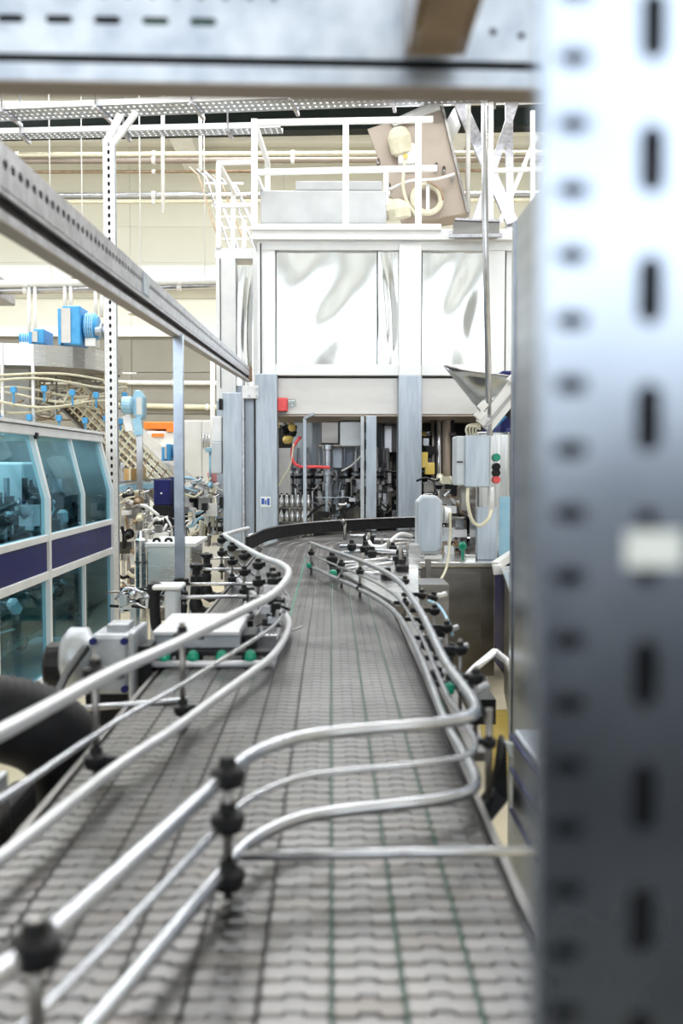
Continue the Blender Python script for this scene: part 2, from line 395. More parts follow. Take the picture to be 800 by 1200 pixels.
# ------------------------------------------------------------------ filling machine
FD = 10.2
def mx(px, D=FD): return at(px, 545, D).x
def mz(py, D=FD): return at(400, py, D).z
fm = thing('filling_machine', 'large white and steel bottling machine with polished upper panels at the end of the belt', 'machine', (.4, 11, 0))
def fbox(name, px0, px1, py0, py1, y0, y1, mat, parent=fm, bevel=0, D=None):
    D = D or y0
    return obj(name, MB().box((mx(px0, D), y0, mz(py1, D)), (mx(px1, D), y1, mz(py0, D))), mat, parent, bevel)
fbox('roof_slab', 295, 516, 262, 270, 10.12, 12.2, 'white_frame', D=10.12, bevel=.01)
fbox('roof_edge', 296, 601, 268, 281, 10.14, 12.6, 'white_frame', D=10.14, bevel=.008)
fbox('lintel', 302, 600, 281, 293, 10.2, 10.5, 'white_frame')
fbox('corner_column', 302, 323, 293, 440, 10.2, 10.5, 'white_frame', bevel=.006)
fbox('column_seam', 305.5, 307, 285, 440, 10.185, 10.21, 'dark_interior', D=10.185)
fbox('middle_column', 467, 493, 285, 440, 10.17, 10.45, 'white_frame', D=10.17, bevel=.006)
fbox('corner_column', 569, 590, 293, 500, 10.2, 10.5, 'white_frame', bevel=.006)
fbox('edge_column', 591.5, 601, 281, 640, 10.26, 12.2, 'white_frame', D=10.26)
# polished panels in frames
def poly_panel(px0, px1, py0, py1, y, nm='polished_panel'):
    mb = MB(); n = 14; m = 18; x0, x1, z0, z1 = mx(px0, y), mx(px1, y), mz(py1, y), mz(py0, y); vs = []; fs = []
    ph = random.random()*6
    for j in range(m+1):
        for i in range(n+1):
            u = i/n; v = j/m; e = math.sin(PI*u)*math.sin(PI*v)
            vs.append((x0+(x1-x0)*u, y - .016*e*(1+math.sin(9*u+2.2*math.sin(3*v+ph)+ph)*.9), z0+(z1-z0)*v))
    for j in range(m):
        for i in range(n): fs.append([j*(n+1)+i, j*(n+1)+i+1, (j+1)*(n+1)+i+1, (j+1)*(n+1)+i])
    mb.add(vs, fs, True)
    return obj(nm, mb, 'polished_panel', fm)
poly_panel(324, 441, 294, 427, 10.26); poly_panel(494, 569, 294, 427, 10.26)
poly_panel(442.5, 466, 294, 427, 10.245)
fbox('panel_gap', 441, 442.5, 294, 427, 10.25, 10.3, 'dark_interior', D=10.25)
for a, b in ((323, 324.2), (493, 494)): fbox('panel_gap', a, b, 293, 427, 10.24, 10.3, 'dark_interior', D=10.24)
fbox('cross_rail', 323, 467, 427, 440, 10.2, 10.4, 'white_frame', bevel=.005)
fbox('cross_rail', 493, 569, 427, 440, 10.2, 10.4, 'white_frame', bevel=.005)
fbox('shadow_gap', 323, 569, 440, 443, 10.3, 10.4, 'dark_interior')
ap = obj('apron_panel', MB().box((mx(325, 10.32), 10.32, mz(485, 10.32)), (mx(598, 10.32), 10.36, mz(442, 10.32))), 'beige_panel', fm)
obj('apron_lip', MB().prism([(mx(325), 10.30, mz(485)), (mx(598), 10.30, mz(485)), (mx(598), 10.62, mz(491)), (mx(325), 10.62, mz(491))], (0, 0, -.02)), 'tan_panel', fm)
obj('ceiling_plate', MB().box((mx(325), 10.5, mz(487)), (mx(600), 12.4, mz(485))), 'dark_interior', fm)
# lower columns
fbox('lower_column', 299.5, 325, 438, 640, 10.15, 10.45, 'brushed_blue', D=10.15, bevel=.006)
fbox('lower_column', 466.5, 494, 440, 632, 10.13, 10.42, 'brushed_blue', D=10.13, bevel=.006)
dl = fbox('door_panel', 261, 284, 460, 645, 10.15, 10.3, 'brushed_blue', D=10.15, bevel=.008)
for y in (474, 588): obj('hinge', MB().box((mx(258), 10.10, mz(y+7)), (mx(261.5), 10.16, mz(y-6))), 'black_plastic', dl)
fbox('recess_panel', 284, 300, 452, 645, 10.30, 10.36, 'brushed_blue', D=10.3)
fbox('slotted_edge', 283.6, 286, 440, 645, 10.12, 10.3, 'strut_worn', D=10.12)
fbox('recess_gap', 297.5, 299, 452, 640, 10.20, 10.3, 'dark_interior', D=10.2)
fbox('white_bracket', 284, 303, 452, 467, 10.10, 10.15, 'white_frame', D=10.1, bevel=.004)
for px, py in ((301, 456), (301, 464), (292, 464)):
    p = at(px, py, 10.1); obj('bolt', MB().cyl(p, p+Vector((0, -.02, 0)), .012, n=8), 'galvanised', fm)
fbox('side_box', 248, 260, 518, 555, 10.25, 10.7, 'grey_cabinet', D=10.25, bevel=.01)
fbox('side_box_lid', 249, 260, 488, 518, 10.27, 10.7, 'white_frame', D=10.27, bevel=.01)
fbox('base_plinth', 262, 598, 636, 720, 10.5, 12.2, 'stainless_dark', D=10.5)
# recessed left bay
LD = 11.9
fbox('side_bay_frame', 253, 303, 291, 303, LD, LD+.4, 'white_frame')
fbox('side_bay_column', 254, 277, 303, 470, LD, LD+.3, 'white_frame', bevel=.005)
fbox('side_bay_column', 297, 303, 303, 470, LD, LD+.3, 'white_frame')
poly_panel(277, 298, 312, 452, LD+.08)
fbox('side_bay_base', 254, 300, 448, 640, LD+.12, LD+.3, 'brushed_blue')
fbox('side_bay_gap', 258.5, 259.5, 303, 455, LD-.01, LD+.05, 'dark_interior')
# sticker on the lower column
st = fbox('sticker', 305, 317, 582, 594, 10.146, 10.149, 'sticker_white', D=10.14)
for i, (a, b, c, d) in enumerate(((306, 309.5, 584, 591), (310.2, 312, 586, 591), (312.8, 315.6, 584, 592))):
    fbox('printed_mark', a, b, c, d, 10.143, 10.1455, 'sticker_blue', st, D=10.14)
# red switch
rs = fbox('red_safety_switch', 325, 337, 466, 482, 10.18, 10.3, 'red_plastic', D=10.18, bevel=.012)
obj('switch_head', MB().cyl(at(337, 473, 10.22), at(347, 472, 10.22), .05, .04, 10).cyl(at(331, 482, 10.22), at(331, 486, 10.22), .03, .03, 8), 'clear_plastic', rs)
# top housing
fbox('top_housing', 306, 452, 223, 262, 11.0, 12.0, 'housing_grey', bevel=.015)
fbox('top_housing', 347, 447, 212, 223, 11.05, 11.9, 'housing_grey', bevel=.01)
g1 = fbox('drip_tray', 531, 583, 258, 276, 10.0, 10.12, 'stainless_dark', D=10.0)
obj('tray_rim', MB().bar(at(526, 277, 9.98), at(588, 276, 9.98), .05, .03).bar(at(533, 257, 9.98), at(586, 259, 9.98), .03, .02), 'strut_worn', g1)

# railings on the roof
def railing(label, posts, rails, wd=.05):
    t = thing('safety_railing', label, 'railing', Vector(posts[0][0]))
    for a, b in posts: obj('post', MB().bar(a, b, wd, wd, (0, 1, 0)), 'white_paint', t)
    for a, b in rails: obj('rail', MB().bar(a, b, wd*.8, wd*.9), 'white_paint', t)
    return t
RD = 10.3; RB = 12.0
railing('large white square-tube railing on the roof of the bottling machine',
        [(at(298, 268, RD), at(298, 140, RD)), (at(405, 265, RD), at(405, 143, RD)), (at(490, 262, RD), at(490, 141, RD)), (at(313.5, 250, RB), at(313.5, 192, RB)),
         (at(452, 250, RB), at(452, 200, RB))],
        [(at(296, 144, RD), at(507, 140, RD)), (at(298, 202, RD), at(512, 197, RD)), (at(298, 144, RD), at(314, 192, RB)), (at(298, 202, RD), at(314, 240, RB))], .06)
railing('small lower white railing on the recessed left bay of the bottling machine',
        [(at(256, 291, LD), at(256, 191, LD)), (at(273, 291, LD+1.2), at(273, 225, LD+1.2)), (at(286, 291, LD+1.2), at(286, 258, LD+1.2))],
        [(at(254, 191, LD), at(300, 190, LD)), (at(256, 241, LD), at(300, 240, LD)), (at(256, 191, LD), at(275, 226, LD+1.2))], .055)
railing('white railing with plain uprights at the right rear of the machine roof',
        [(at(575, 268, 11.6), at(575, 120, 11.6)), (at(624, 268, 11.6), at(624, 130, 11.6))],
        [(at(575, 200, 11.6), at(640, 198, 11.6))], .05)

# ------------------------------------------------------------------ inside the filler
cx, cy = mx(395, 11.3), 11.35
fc = thing('filler_carousel', 'round steel filling carousel with hanging valves inside the bottling machine', 'machine part', (cx, cy, .9))
obj('drum', MB().lathe((cx, cy, 0), [(.50, mz(548, 11.3)), (.50, mz(490, 11.3)), (.42, mz(489, 11.3))], 28, smooth=False), 'brushed_blue', fc)
obj('lower_ring', MB().lathe((cx, cy, 0), [(.50, mz(622, 11.3)), (.54, mz(600, 11.3)), (.54, mz(592, 11.3)), (.3, mz(591, 11.3))], 28), 'stainless_dark', fc)
obj('spindle', MB().lathe((cx, cy, 0), [(.13, mz(600, 11.3)), (.13, mz(550, 11.3)), (.10, mz(545, 11.3))], 16), 'tube_steel', fc)
for k in range(26):
    a = 2*PI*k/26; p = Vector((cx+.56*math.cos(a), cy+.56*math.sin(a), 0)); z1 = mz(552, 11)
    v = obj('filling_valve', MB().lathe(p, [(.018, z1-.36), (.018, z1-.16), (.042, z1-.14), (.042, z1-.02), (.025, z1), (.018, z1+.25)], 8), 'tube_steel', fc)
    obj('valve_cap', MB().lathe(p, [(.05, z1-.08), (.05, z1-.05)], 8), 'black_plastic', v)
cx2, cy2 = mx(455, 11.6), 11.6
fc2 = thing('capping_turret', 'second smaller steel turret inside the machine, between the door and the middle column', 'machine part', (cx2, cy2, .9))
obj('drum', MB().lathe((cx2, cy2, 0), [(.26, mz(530, 11.6)), (.26, mz(500, 11.6)), (.16, mz(498, 11.6)), (.16, mz(488, 11.6))], 22), 'tube_steel', fc2)
for k in range(12):
    a = 2*PI*k/12; p = Vector((cx2+.24*math.cos(a), cy2+.24*math.sin(a), 0)); z1 = mz(535, 11.6)
    obj('capping_head', MB().lathe(p, [(.022, z1-.6), (.022, z1-.22), (.035, z1-.2), (.035, z1-.05), (.02, z1)], 8), ('tube_steel', 'stainless_dark')[k % 2], fc2)
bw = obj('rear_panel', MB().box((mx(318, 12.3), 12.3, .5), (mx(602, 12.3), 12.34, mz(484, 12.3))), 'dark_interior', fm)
# interior posts, door, boxes
t = thing('sliding_door', 'narrow blue-grey sliding door post in the middle of the machine opening', 'door', (mx(434), 10.2, .9))
obj('door_leaf', MB().box((mx(428.5, 10.15), 10.15, mz(622, 10.15)), (mx(441, 10.15), 10.2, mz(487, 10.15))), 'brushed_blue', t, bevel=.004)
obj('edge_strip', MB().box((mx(422.5, 10.2), 10.2, mz(618, 10.2)), (mx(426.5, 10.2), 10.24, mz(488, 10.2))), 'grey_cabinet', t)
for y in (500, 520, 545, 575): obj('hinge', MB().box((mx(426.8, 10.14), 10.13, mz(y+6, 10.14)), (mx(428.4, 10.14), 10.18, mz(y-5, 10.14))), 'black_plastic', t)
o = obj('slim_post', MB().box((mx(355, 10.2), 10.2, mz(620, 10.2)), (mx(359, 10.2), 10.24, mz(490, 10.2))).bar(at(357, 490, 10.2), at(368, 485, 10.15), .03, .03), 'brushed_blue', bevel=.004)
tag(o, 'slim grey post beside the red hose in the machine opening', 'post')
o = obj('control_housing', MB().box((mx(398, 10.5), 10.5, mz(523, 10.5)), (mx(423, 10.5), 10.8, mz(494, 10.5))), 'grey_cabinet', bevel=.01)
tag(o, 'light grey square box hanging left of the sliding door post inside the machine', 'box')
o = obj('control_housing', MB().box((mx(376, 10.6), 10.6, mz(520, 10.6)), (mx(397, 10.6), 10.8, mz(494, 10.6))).box((mx(372, 10.62), 10.62, mz(524, 10.6)), (mx(400, 10.62), 10.75, mz(520, 10.6))), 'stainless_dark', bevel=.01)
tag(o, 'dark steel box inside the machine, left of the light grey box', 'box')
o = obj('valve_column', MB().lathe(at(384, 560, 10.6), [(.06, -.35), (.06, -.05), (.045, -.04), (.045, .02), (.07, .03), (.07, .07), (.045, .08), (.045, .28), (.06, .29), (.06, .34)], 16), 'tube_steel')
tag(o, 'bright steel valve column in the centre of the machine opening', 'valve')
hp = smooth_path([at(352, 512, 10.4), at(343, 525, 10.35), at(343, 540, 10.3), at(352, 547, 10.3), at(368, 547, 10.3), at(386, 548, 10.35)], 6)
tag(obj('red_hose', MB().tube(hp, .016, 8), 'red_plastic'), 'red looped hose hanging in the machine opening', 'hose')
hp = smooth_path([at(344, 520, 10.3), at(340, 545, 10.3), at(330, 562, 10.3), at(326, 570, 10.3)], 5)
tag(obj('yellow_cable', MB().tube(hp, .01, 6), 'cream_plastic'), 'thin pale yellow cable below the red hose', 'cable')
hp = smooth_path([at(400, 552, 10.5), at(412, 545, 10.5), at(424, 532, 10.45), at(425, 520, 10.4)], 5)
tag(obj('white_cable', MB().tube(hp, .007, 6), 'white_paint'), 'thin white cable slanting up to the sliding door post', 'cable')
t = thing('yellow_valve_cluster', 'cluster of small yellow valves and pipes at the top left of the machine opening', 'valves', at(340, 500, 10.8))
for k in range(10):
    p = at(328+random.random()*26, 492+random.random()*24, 10.7+.2*random.random())
    obj('valve', MB().lathe(p, [(.02, -.04), (.04, -.02), (.04, .02), (.015, .05)], 8, axis=(random.uniform(-1, 1), random.uniform(-1, 1), .5)), ('yellow_paint', 'tube_steel', 'black_plastic')[k % 3], t)
# panel behind, and bottles conveyed inside at left
o = tag(obj('machine_side_plate', MB().box((mx(326, 10.9), 10.9, mz(580, 10.9)), (mx(340, 10.9), 10.95, mz(525, 10.9))), 'beige_panel'), 'beige plate behind the red hose inside the machine', 'panel')
bt = None; kk = 0
for r in range(3):
    for c in range(6):
        p = at(330+c*6.3, 628-r*17, 10.62)
        if bt is None:
            bt = thing('glass_bottle', 'clear bottle standing in the rack inside the machine opening, left side', 'bottle', p, 'bottles in the rack inside the machine')
            obj('body', MB().lathe(p, [(.024, 0), (.026, .005), (.026, .075), (.010, .11), (.010, .13)], 10, smooth=True), 'stainless', bt)
            obj('cap', MB().lathe(p+Vector((0, 0, .13)), [(.012, 0), (.012, .012)], 8), 'black_plastic', bt)
        else: dup(bt, p)
t = thing('bottle_rack', 'low steel rack with shelves at the bottom left of the machine opening', 'rack', at(345, 630, 10.6))
for r in range(3): obj('shelf', MB().box(tuple(at(326, 628.6-r*17, 10.55)-Vector((0, 0, .012))), tuple(at(366, 628-r*17, 10.75)-Vector((0, 0, .002)))), 'stainless_dark', t)
for px in (326, 346, 366): obj('upright', MB().bar(at(px, 632, 10.77), at(px, 572, 10.77), .015, .015), 'tube_steel', t)

# generic cluttered machinery: each cluster is one thing with separate parts
def clutter(name, label, cat, px0, px1, py0, py1, D0, D1, n, mats, seed, rmin=.008, rmax=.03, boxes=.35, legs=False):
    rd = random.Random(seed)
    root = thing(name, label, cat, at((px0+px1)/2, py1, (D0+D1)/2))
    for k in range(n):
        D = rd.uniform(D0, D1); px = rd.uniform(px0, px1); py = rd.uniform(py0, py1); p = at(px, py, D); s_ = (px1-px0)*D/1200
        m_ = rd.choice(mats); q = rd.random()
        if q < boxes:
            a, b, c = [rd.uniform(.25, 1)*rmax*2.6 for _ in range(3)]
            obj('bracket', MB().box((p.x-a, p.y-b, p.z-c), (p.x+a, p.y+b, p.z+c)), m_, root)
        elif q < boxes+.25:
            r = rd.uniform(rmin, rmax)*1.3; ax = rd.choice(((1, 0, 0), (0, 0, 1), (0, 1, .2)))
            obj('fitting', MB().lathe(p, [(r*.6, -r*2), (r, -r*1.6), (r, r), (r*1.5, r*1.1), (r*1.5, r*1.8), (r*.5, r*2)], 9, axis=ax), m_, root)
        else:
            r = rd.uniform(rmin, rmax)*.6; d = rd.choice((Vector((1, 0, 0)), Vector((0, 0, 1)), Vector((.8, .2, .6)), Vector((1, .3, -.3))))
            L = rd.uniform(.15, .45)*s_
            pts = [p-d*L, p-d*L*.2+Vector((0, 0, rd.uniform(-.05, .05))), p+d*L*.5, p+d*L+Vector((rd.uniform(-.06, .06), 0, rd.uniform(-.08, .08)))]
            for v in pts:      # stay in the box
                v.z = max(zat(py1, D, px), min(zat(py0, D, px), v.z))
            obj('pipe', MB().tube(smooth_path(pts, 3), r, 6), m_, root)
    if legs:
        for px in (px0+(px1-px0)*.25, px0+(px1-px0)*.75):
            D = (D0+D1)/2; x = at(px, 545, D).x
            obj('leg', MB().box((x-.02, D-.02, 0), (x+.02, D+.02, zat((py0+py1)/2, D, px))), 'tube_steel', root)
    return root
clutter('valve_gear', 'dark steel valve gear low in the machine opening, between the slim post and the door', 'machine part', 362, 425, 560, 622, 10.45, 10.8, 45, ['stainless_dark', 'tube_steel', 'black_plastic', 'brushed_blue'], 3, .008, .022)
clutter('valve_gear', 'dark steel valve gear in the opening between the door and the middle column', 'machine part', 443, 466, 540, 618, 10.5, 11.0, 26, ['stainless_dark', 'tube_steel', 'dark_interior'], 4, .008, .022)
clutter('valve_gear', 'dark cluster of rods and yellow fittings right of the middle column', 'machine part', 497, 532, 500, 600, 10.4, 10.9, 45, ['stainless_dark', 'tube_steel', 'dark_interior', 'black_plastic', 'yellow_paint'], 5, .008, .024)
t = thing('vertical_pipe_set', 'tall vertical pipes right of the middle column, under the apron panel', 'pipe', at(520, 600, 10.5))
for px, r, m_ in ((507, .02, 'stainless_dark'), (514, .03, 'tube_steel'), (523, .045, 'tan_panel'), (530, .02, 'black_plastic')):
    obj('pipe', MB().cyl(at(px, 598, 10.5), at(px, 490, 10.5), r, n=10), m_, t)
o = tag(obj('yellow_bracket', MB().box(tuple(at(494, 548, 10.3)), tuple(at(500, 530, 10.4))).box(tuple(at(498, 556, 10.3)), tuple(at(508, 542, 10.4))), 'yellow_paint', bevel=.005), 'yellow bracket right of the middle column', 'bracket')

# ------------------------------------------------------------------ tan inclined hopper plate on the roof
HD = 12.4
ip = thing('inclined_elevator', 'tan inclined elevator housing with motor above the bottling machine roof', 'elevator', at(500, 250, HD))
A, B_, C_, D_ = at(430, 151, HD), at(517, 122, HD), at(548, 250, HD-.1), at(470, 262, HD-.1)
obj('housing', MB().prism([A, B_, C_, D_], (0.10, .45, 0)), 'tan_panel', ip, bevel=.01)
obj('top_flap', MB().prism([at(455, 142, HD-.02), at(513, 116, HD-.02), at(516, 128, HD-.1), at(462, 148, HD-.1)], (.03, .25, .02)), 'beige_panel', ip)
obj('edge_angle', MB().bar(at(517, 122, HD-.03), at(548, 250, HD-.12), .03, .06, (0, 1, 0)), 'stainless_dark', ip)
gm = obj('gear_motor', MB().lathe(at(469, 168, HD-.15), [(.08, -.14), (.13, -.10), (.14, .08), (.10, .16), (.04, .19)], 14, axis=(-.25, -.3, 1)), 'cream_plastic', ip)
obj('gearbox', MB().box(tuple(at(467, 192, HD-.2)), tuple(at(485, 172, HD-.02))), 'white_paint', gm, bevel=.03)
obj('shaft_cap', MB().cyl(at(475, 183, HD-.22), at(475, 183, HD-.25), .028, n=12), 'yellow_paint', gm)
def ring(c, R, r, nrm, n=28, m=8):
    c = Vector(c); nrm = Vector(nrm).normalized(); u = nrm.orthogonal().normalized(); v = nrm.cross(u)
    return MB().tube([c + (u*math.cos(2*PI*k/n)+v*math.sin(2*PI*k/n))*R for k in range(n+1)], r, m, cap=False)
obj('ring_duct', ring(at(500, 233, HD-.2), .17, .035, (.1, -1, .15)), 'cream_plastic', ip)
obj('ring_bar', MB().bar(at(501, 215, HD-.22), at(501, 250, HD-.22), .04, .03), 'white_frame', ip)
obj('hose', MB().tube(smooth_path([at(456, 222, HD-.2), at(480, 212, HD-.28), at(510, 210, HD-.28), at(532, 204, HD-.22)], 6), .018, 7), 'white_frame', ip)
obj('hose', MB().tube(smooth_path([at(474, 190, HD-.28), at(472, 215, HD-.3), at(476, 235, HD-.3), at(487, 252, HD-.3)], 6), .02, 7), 'cream_plastic', ip)
obj('hose', MB().tube(smooth_path([at(500, 212, HD-.28), at(515, 222, HD-.3), at(519, 235, HD-.3)], 6), .014, 7), 'brown_rust', ip)
obj('lower_motor', MB().lathe(at(465, 246, HD-.4), [(.15, -.10), (.16, 0), (.12, .07), (.05, .12)], 12, axis=(-.2, -.1, 1)), 'cream_plastic', ip)
for px, py in ((511, 192), (520, 196), (530, 204), (456, 216), (443, 187)): obj('latch', MB().cyl(at(px, py, HD-.06), at(px, py+6, HD-.14), .02, n=7), 'stainless_dark', ip)
dn = obj('foil_duct', MB().tube([at(497, 124, HD+.2), at(500, 118, HD+.2), at(506, 113, HD+.2)], [.10, .12, .12], 16), 'polished_panel')
tag(dn, 'silver foil duct stub on top of the tan elevator housing', 'duct')
o = tag(obj('cone_hood', MB().tube([at(520, 150, HD+.3), at(534, 158, HD+.3)], [.26, .12], 18), 'white_frame'), 'pale cone-shaped hood behind the right edge of the tan housing', 'hood')

# ------------------------------------------------------------------ left background: ring conveyor, motors, inclined conveyor
rc = Vector((-3.68, 12.2, 0)); RR = 1.19; zt0, zt1 = zat(428, 11.05), zat(403, 11.05)
t = thing('ring_conveyor', 'polished steel ring-shaped conveyor high above the glazed cabinet', 'conveyor', (rc.x, rc.y, zt0))
n = 48; mb = MB(); vs = []; fs = []
for i in range(n):
    a = 2*PI*i/n
    for r, z in ((RR, zt0), (RR, zt1), (RR-.03, zt1), (RR-.03, zt0)): vs.append((rc.x+r*math.cos(a), rc.y+r*math.sin(a), z))
for i in range(n):
    j = (i+1) % n
    for q in range(4): fs.append([i*4+q, j*4+q, j*4+(q+1) % 4, i*4+(q+1) % 4])
obj('steel_band', mb.add(vs, fs, False), 'stainless', t)
obj('deck', MB().lathe((rc.x, rc.y, 0), [(RR-.04, zt0+.05), (RR-.04, zt0+.08)], 32), 'stainless_dark', t)
for k in range(8):
    a = -PI*.95 + k*.26; p = Vector((rc.x+(RR+.02)*math.cos(a), rc.y+(RR+.02)*math.sin(a), 0))
    obj('upright', MB().bar(p+Vector((0, 0, zt0-.75)), p+Vector((0, 0, zt1)), .03, .03), 'white_frame', t)
obj('column', MB().box((rc.x-.15, rc.y-.15, 0), (rc.x+.15, rc.y+.15, zt0+.06)), 'grey_cabinet', t)
# guide rails below the ring
t = thing('chain_guide_rails', 'cream wavy bottle guide rails with blue clamps hanging under the ring conveyor', 'guide rail', (rc.x, rc.y, zt0-.5))
for k, (R2, dz, wv) in enumerate(((RR+.05, -.10, .02), (RR+.05, -.17, .03), (RR-.1, -.27, .04), (RR, -.33, .05), (RR+.06, -.40, .05), (RR-.05, -.46, .05))):
    P = [(rc.x+R2*math.cos(a), rc.y+R2*math.sin(a), zt0+dz+wv*math.sin(5*a+k)) for a in [-PI+.05+i*PI*1.15/50 for i in range(51)]]
    obj('guide_rail', MB().tube(P, .014, 6), 'cream_plastic', t)
for k in range(26):
    a = -PI*.98 + k*.125; z = zt0-.25 - .28*(k % 2) - .05*random.random(); p = Vector((rc.x+(RR+.07)*math.cos(a), rc.y+(RR+.07)*math.sin(a), z))
    c = obj('clamp', MB().box((p.x-.028, p.y-.03, p.z-.03), (p.x+.028, p.y+.03, p.z+.035)).cyl(p-Vector((0, 0, .14)), p, .012, n=6), 'blue_paint', t, bevel=.006)
for k in range(40):
    a = -PI*.98 + k*.081; p = Vector((rc.x+(RR+.01)*math.cos(a), rc.y+(RR+.01)*math.sin(a), zt0-.40)); q = p+Vector((.05*math.cos(a+1), .05, .16-.3*random.random()))
    obj('link', MB().tube([p, q], .011, 5), random.choice(['cream_plastic', 'stainless_dark', 'brown_rust']), t)
def blue_drive(label, px0, px1, py0, py1, D, cyl_right=True, mat='blue_paint'):
    a = at(px0, py1, D); b = at(px1, py0, D); H = b.z-a.z; Wd = b.x-a.x
    t = thing('drive_motor', label, 'motor', ((a.x+b.x)/2, D, a.z))
    if cyl_right: bx0, bx1, c0, c1 = a.x, a.x+Wd*.58, a.x+Wd*.60, b.x
    else: bx0, bx1, c0, c1 = a.x+Wd*.55, b.x, a.x, a.x+Wd*.53
    obj('gear_housing', MB().box((bx0+.03, D, a.z), (bx1, D+.4, b.z)), mat, t, bevel=.015)
    obj('cover_plate', MB().box((bx0, D-.02, a.z+.02), (bx0+(bx1-bx0)*.55, D+.02, b.z-.03)), 'beige_panel', t)
    obj('front_flange', MB().box((bx0-.01, D-.03, a.z), (bx0+.02, D+.35, b.z-.04)), mat, t)
    zc = a.z+H*.5
    m_ = obj('motor_body', MB().lathe((c0, D+.2, zc), [(H*.30, 0), (H*.36, .01), (H*.36, (c1-c0)*.8), (H*.28, (c1-c0))], 20, axis=(1, 0, 0)), mat, t)
    for k in range(4): obj('cooling_fin', MB().lathe((c0+(c1-c0)*(.2+.15*k), D+.2, zc), [(H*.385, 0), (H*.385, .01)], 20, axis=(1, 0, 0)), 'pale_blue_paint', m_)
    obj('foot', MB().box((c0+.02, D+.1, a.z), (c1-.02, D+.3, a.z+H*.2)), 'white_paint', t)
    return t
blue_drive('tall blue drive motor standing on the ring conveyor', 70, 111, 358, 404, 11.3)
blue_drive('small blue drive motor at the left on the ring conveyor', 17, 51, 385, 403, 11.3, False)
# steel fitting next to tall motor
o = tag(obj('steel_coupling', MB().lathe(at(112, 388, 11.4), [(.05, 0), (.05, .05), (.09, .06), (.09, .08), (.05, .09), (.05, .14), (.08, .15), (.08, .17)], 12, axis=(1, 0, 0)), 'galvanised'), 'steel coupling between the tall blue motor and the perforated post', 'coupling')
# inclined conveyor
t = thing('inclined_conveyor', 'inclined bottle conveyor with yellowish guide rails sloping down behind the perforated post', 'conveyor', at(205, 566, 12.0))
a0, b0 = at(95, 452, 12.2), at(212, 566, 11.6)
dv = (b0-a0).normalized(); up = Vector((0, 0, 1)); nrm = dv.cross(Vector((0, 1, 0))).normalized()
if nrm.z > 0: nrm = -nrm
for k in range(5):
    o_ = nrm*(.07*k); obj('side_rail', MB().bar(a0+o_, b0+o_, .02, .022), 'cream_plastic', t)
    o_ = nrm*(.07*k)+Vector((0, .32, 0)); obj('side_rail', MB().bar(a0+o_, b0+o_, .02, .018), 'cream_plastic' if k % 2 else 'stainless_dark', t)
obj('top_cover', MB().bar(a0-nrm*.05+Vector((0, .15, 0)), b0-nrm*.05+Vector((0, .15, 0)), .30, .05, (0, 0, 1)), 'beige_panel', t)
obj('belt_deck', MB().bar(a0+nrm*.32+Vector((0, .15, 0)), b0+nrm*.32+Vector((0, .15, 0)), .30, .03), 'stainless_dark', t)
L = (b0-a0).length
for k in range(26):
    p = a0 + dv*L*(k+.5)/26
    obj('cross_bar', MB().bar(p, p+nrm*.32+dv*.05, .018, .02, (0, 1, 0)), 'cream_plastic' if k % 2 else 'brown_rust', t)
for k in range(3):
    p = a0 + dv*L*(.35+.25*k)+nrm*.3; obj('leg', MB().box((p.x-.02, p.y-.02, 0), (p.x+.02, p.y+.02, p.z)), 'tube_steel', t)
# octagonal pale blue drive
D = 11.0; t = thing('drive_motor', 'pale blue drive motor with octagonal gearbox on top of the inclined conveyor', 'motor', at(158, 500, D))
obj('motor_body', MB().lathe(at(143, 475, D), [(.06, 0), (.095, .01), (.095, .10), (.07, .12)], 16, axis=(1, 0, 0)), 'pale_blue_paint', t)
pts = [at(px, py, D) for px, py in ((155, 466), (158, 457), (163, 457), (168, 465), (168, 487), (165, 492), (158, 489), (155, 482))]
obj('gear_housing', MB().prism(pts, (0, .2, 0)), 'pale_blue_paint', t, bevel=.01)
obj('cover_plate', MB().box(tuple(at(160, 486, D)-Vector((0, .01, 0))), tuple(at(166, 466, D)+Vector((0, .01, 0)))), 'beige_panel', t)
obj('bracket', MB().bar(at(160, 490, D), at(163, 510, D), .09, .05, (0, 1, 0)), 'pale_blue_paint', t)
obj('mounting_leg', MB().box((at(162, 510, D).x-.03, D+.05, 0), (at(162, 510, D).x+.03, D+.1, at(162, 510, D).z)), 'tube_steel', t)
obj('cable_guard', MB().bar(at(148, 487, D), at(152, 505, D), .08, .03, (0, 1, 0)), 'white_frame', t)
blue_drive('blue drive motor low on the right end of the inclined conveyor', 191, 205, 520, 540, 11.4, True)

# things on the far floor
D = 15.0
t = thing('forklift_cab', 'orange and white machine standing far back behind the inclined conveyor', 'machine', at(190, 620, D))
obj('body', MB().box((at(172, 640, D).x, D, 0), tuple(at(214, 505, D)+Vector((0, 1, 0)))), 'white_paint', t, bevel=.03)
obj('roof', MB().box(tuple(at(168, 503, D)), tuple(at(212, 494, D)+Vector((0, 1.1, 0)))), 'orange_paint', t, bevel=.02)
obj('stripe', MB().box(tuple(at(178, 512, D)-Vector((0, .03, 0))), tuple(at(192, 508, D))), 'orange_paint', t)
obj('stripe', MB().box(tuple(at(195, 506, D)-Vector((0, .03, 0))), tuple(at(204, 500, D))), 'orange_paint', t)
D = 14.0
t = thing('white_cabinet', 'tall white double-door cabinet behind the blue-grey strut post', 'cabinet', (at(230, 600, D).x, D+.3, 0))
c0, c1 = at(214, 492, D), at(250, 492, D)
obj('body', MB().box((c0.x, D, 0), (c1.x+.35, D+.6, c0.z)), 'white_paint', t)
obj('door', MB().box((c0.x+.01, D-.02, .1), (at(236, 492, D).x, D, c0.z-.02)), 'white_paint', t, bevel=.004)
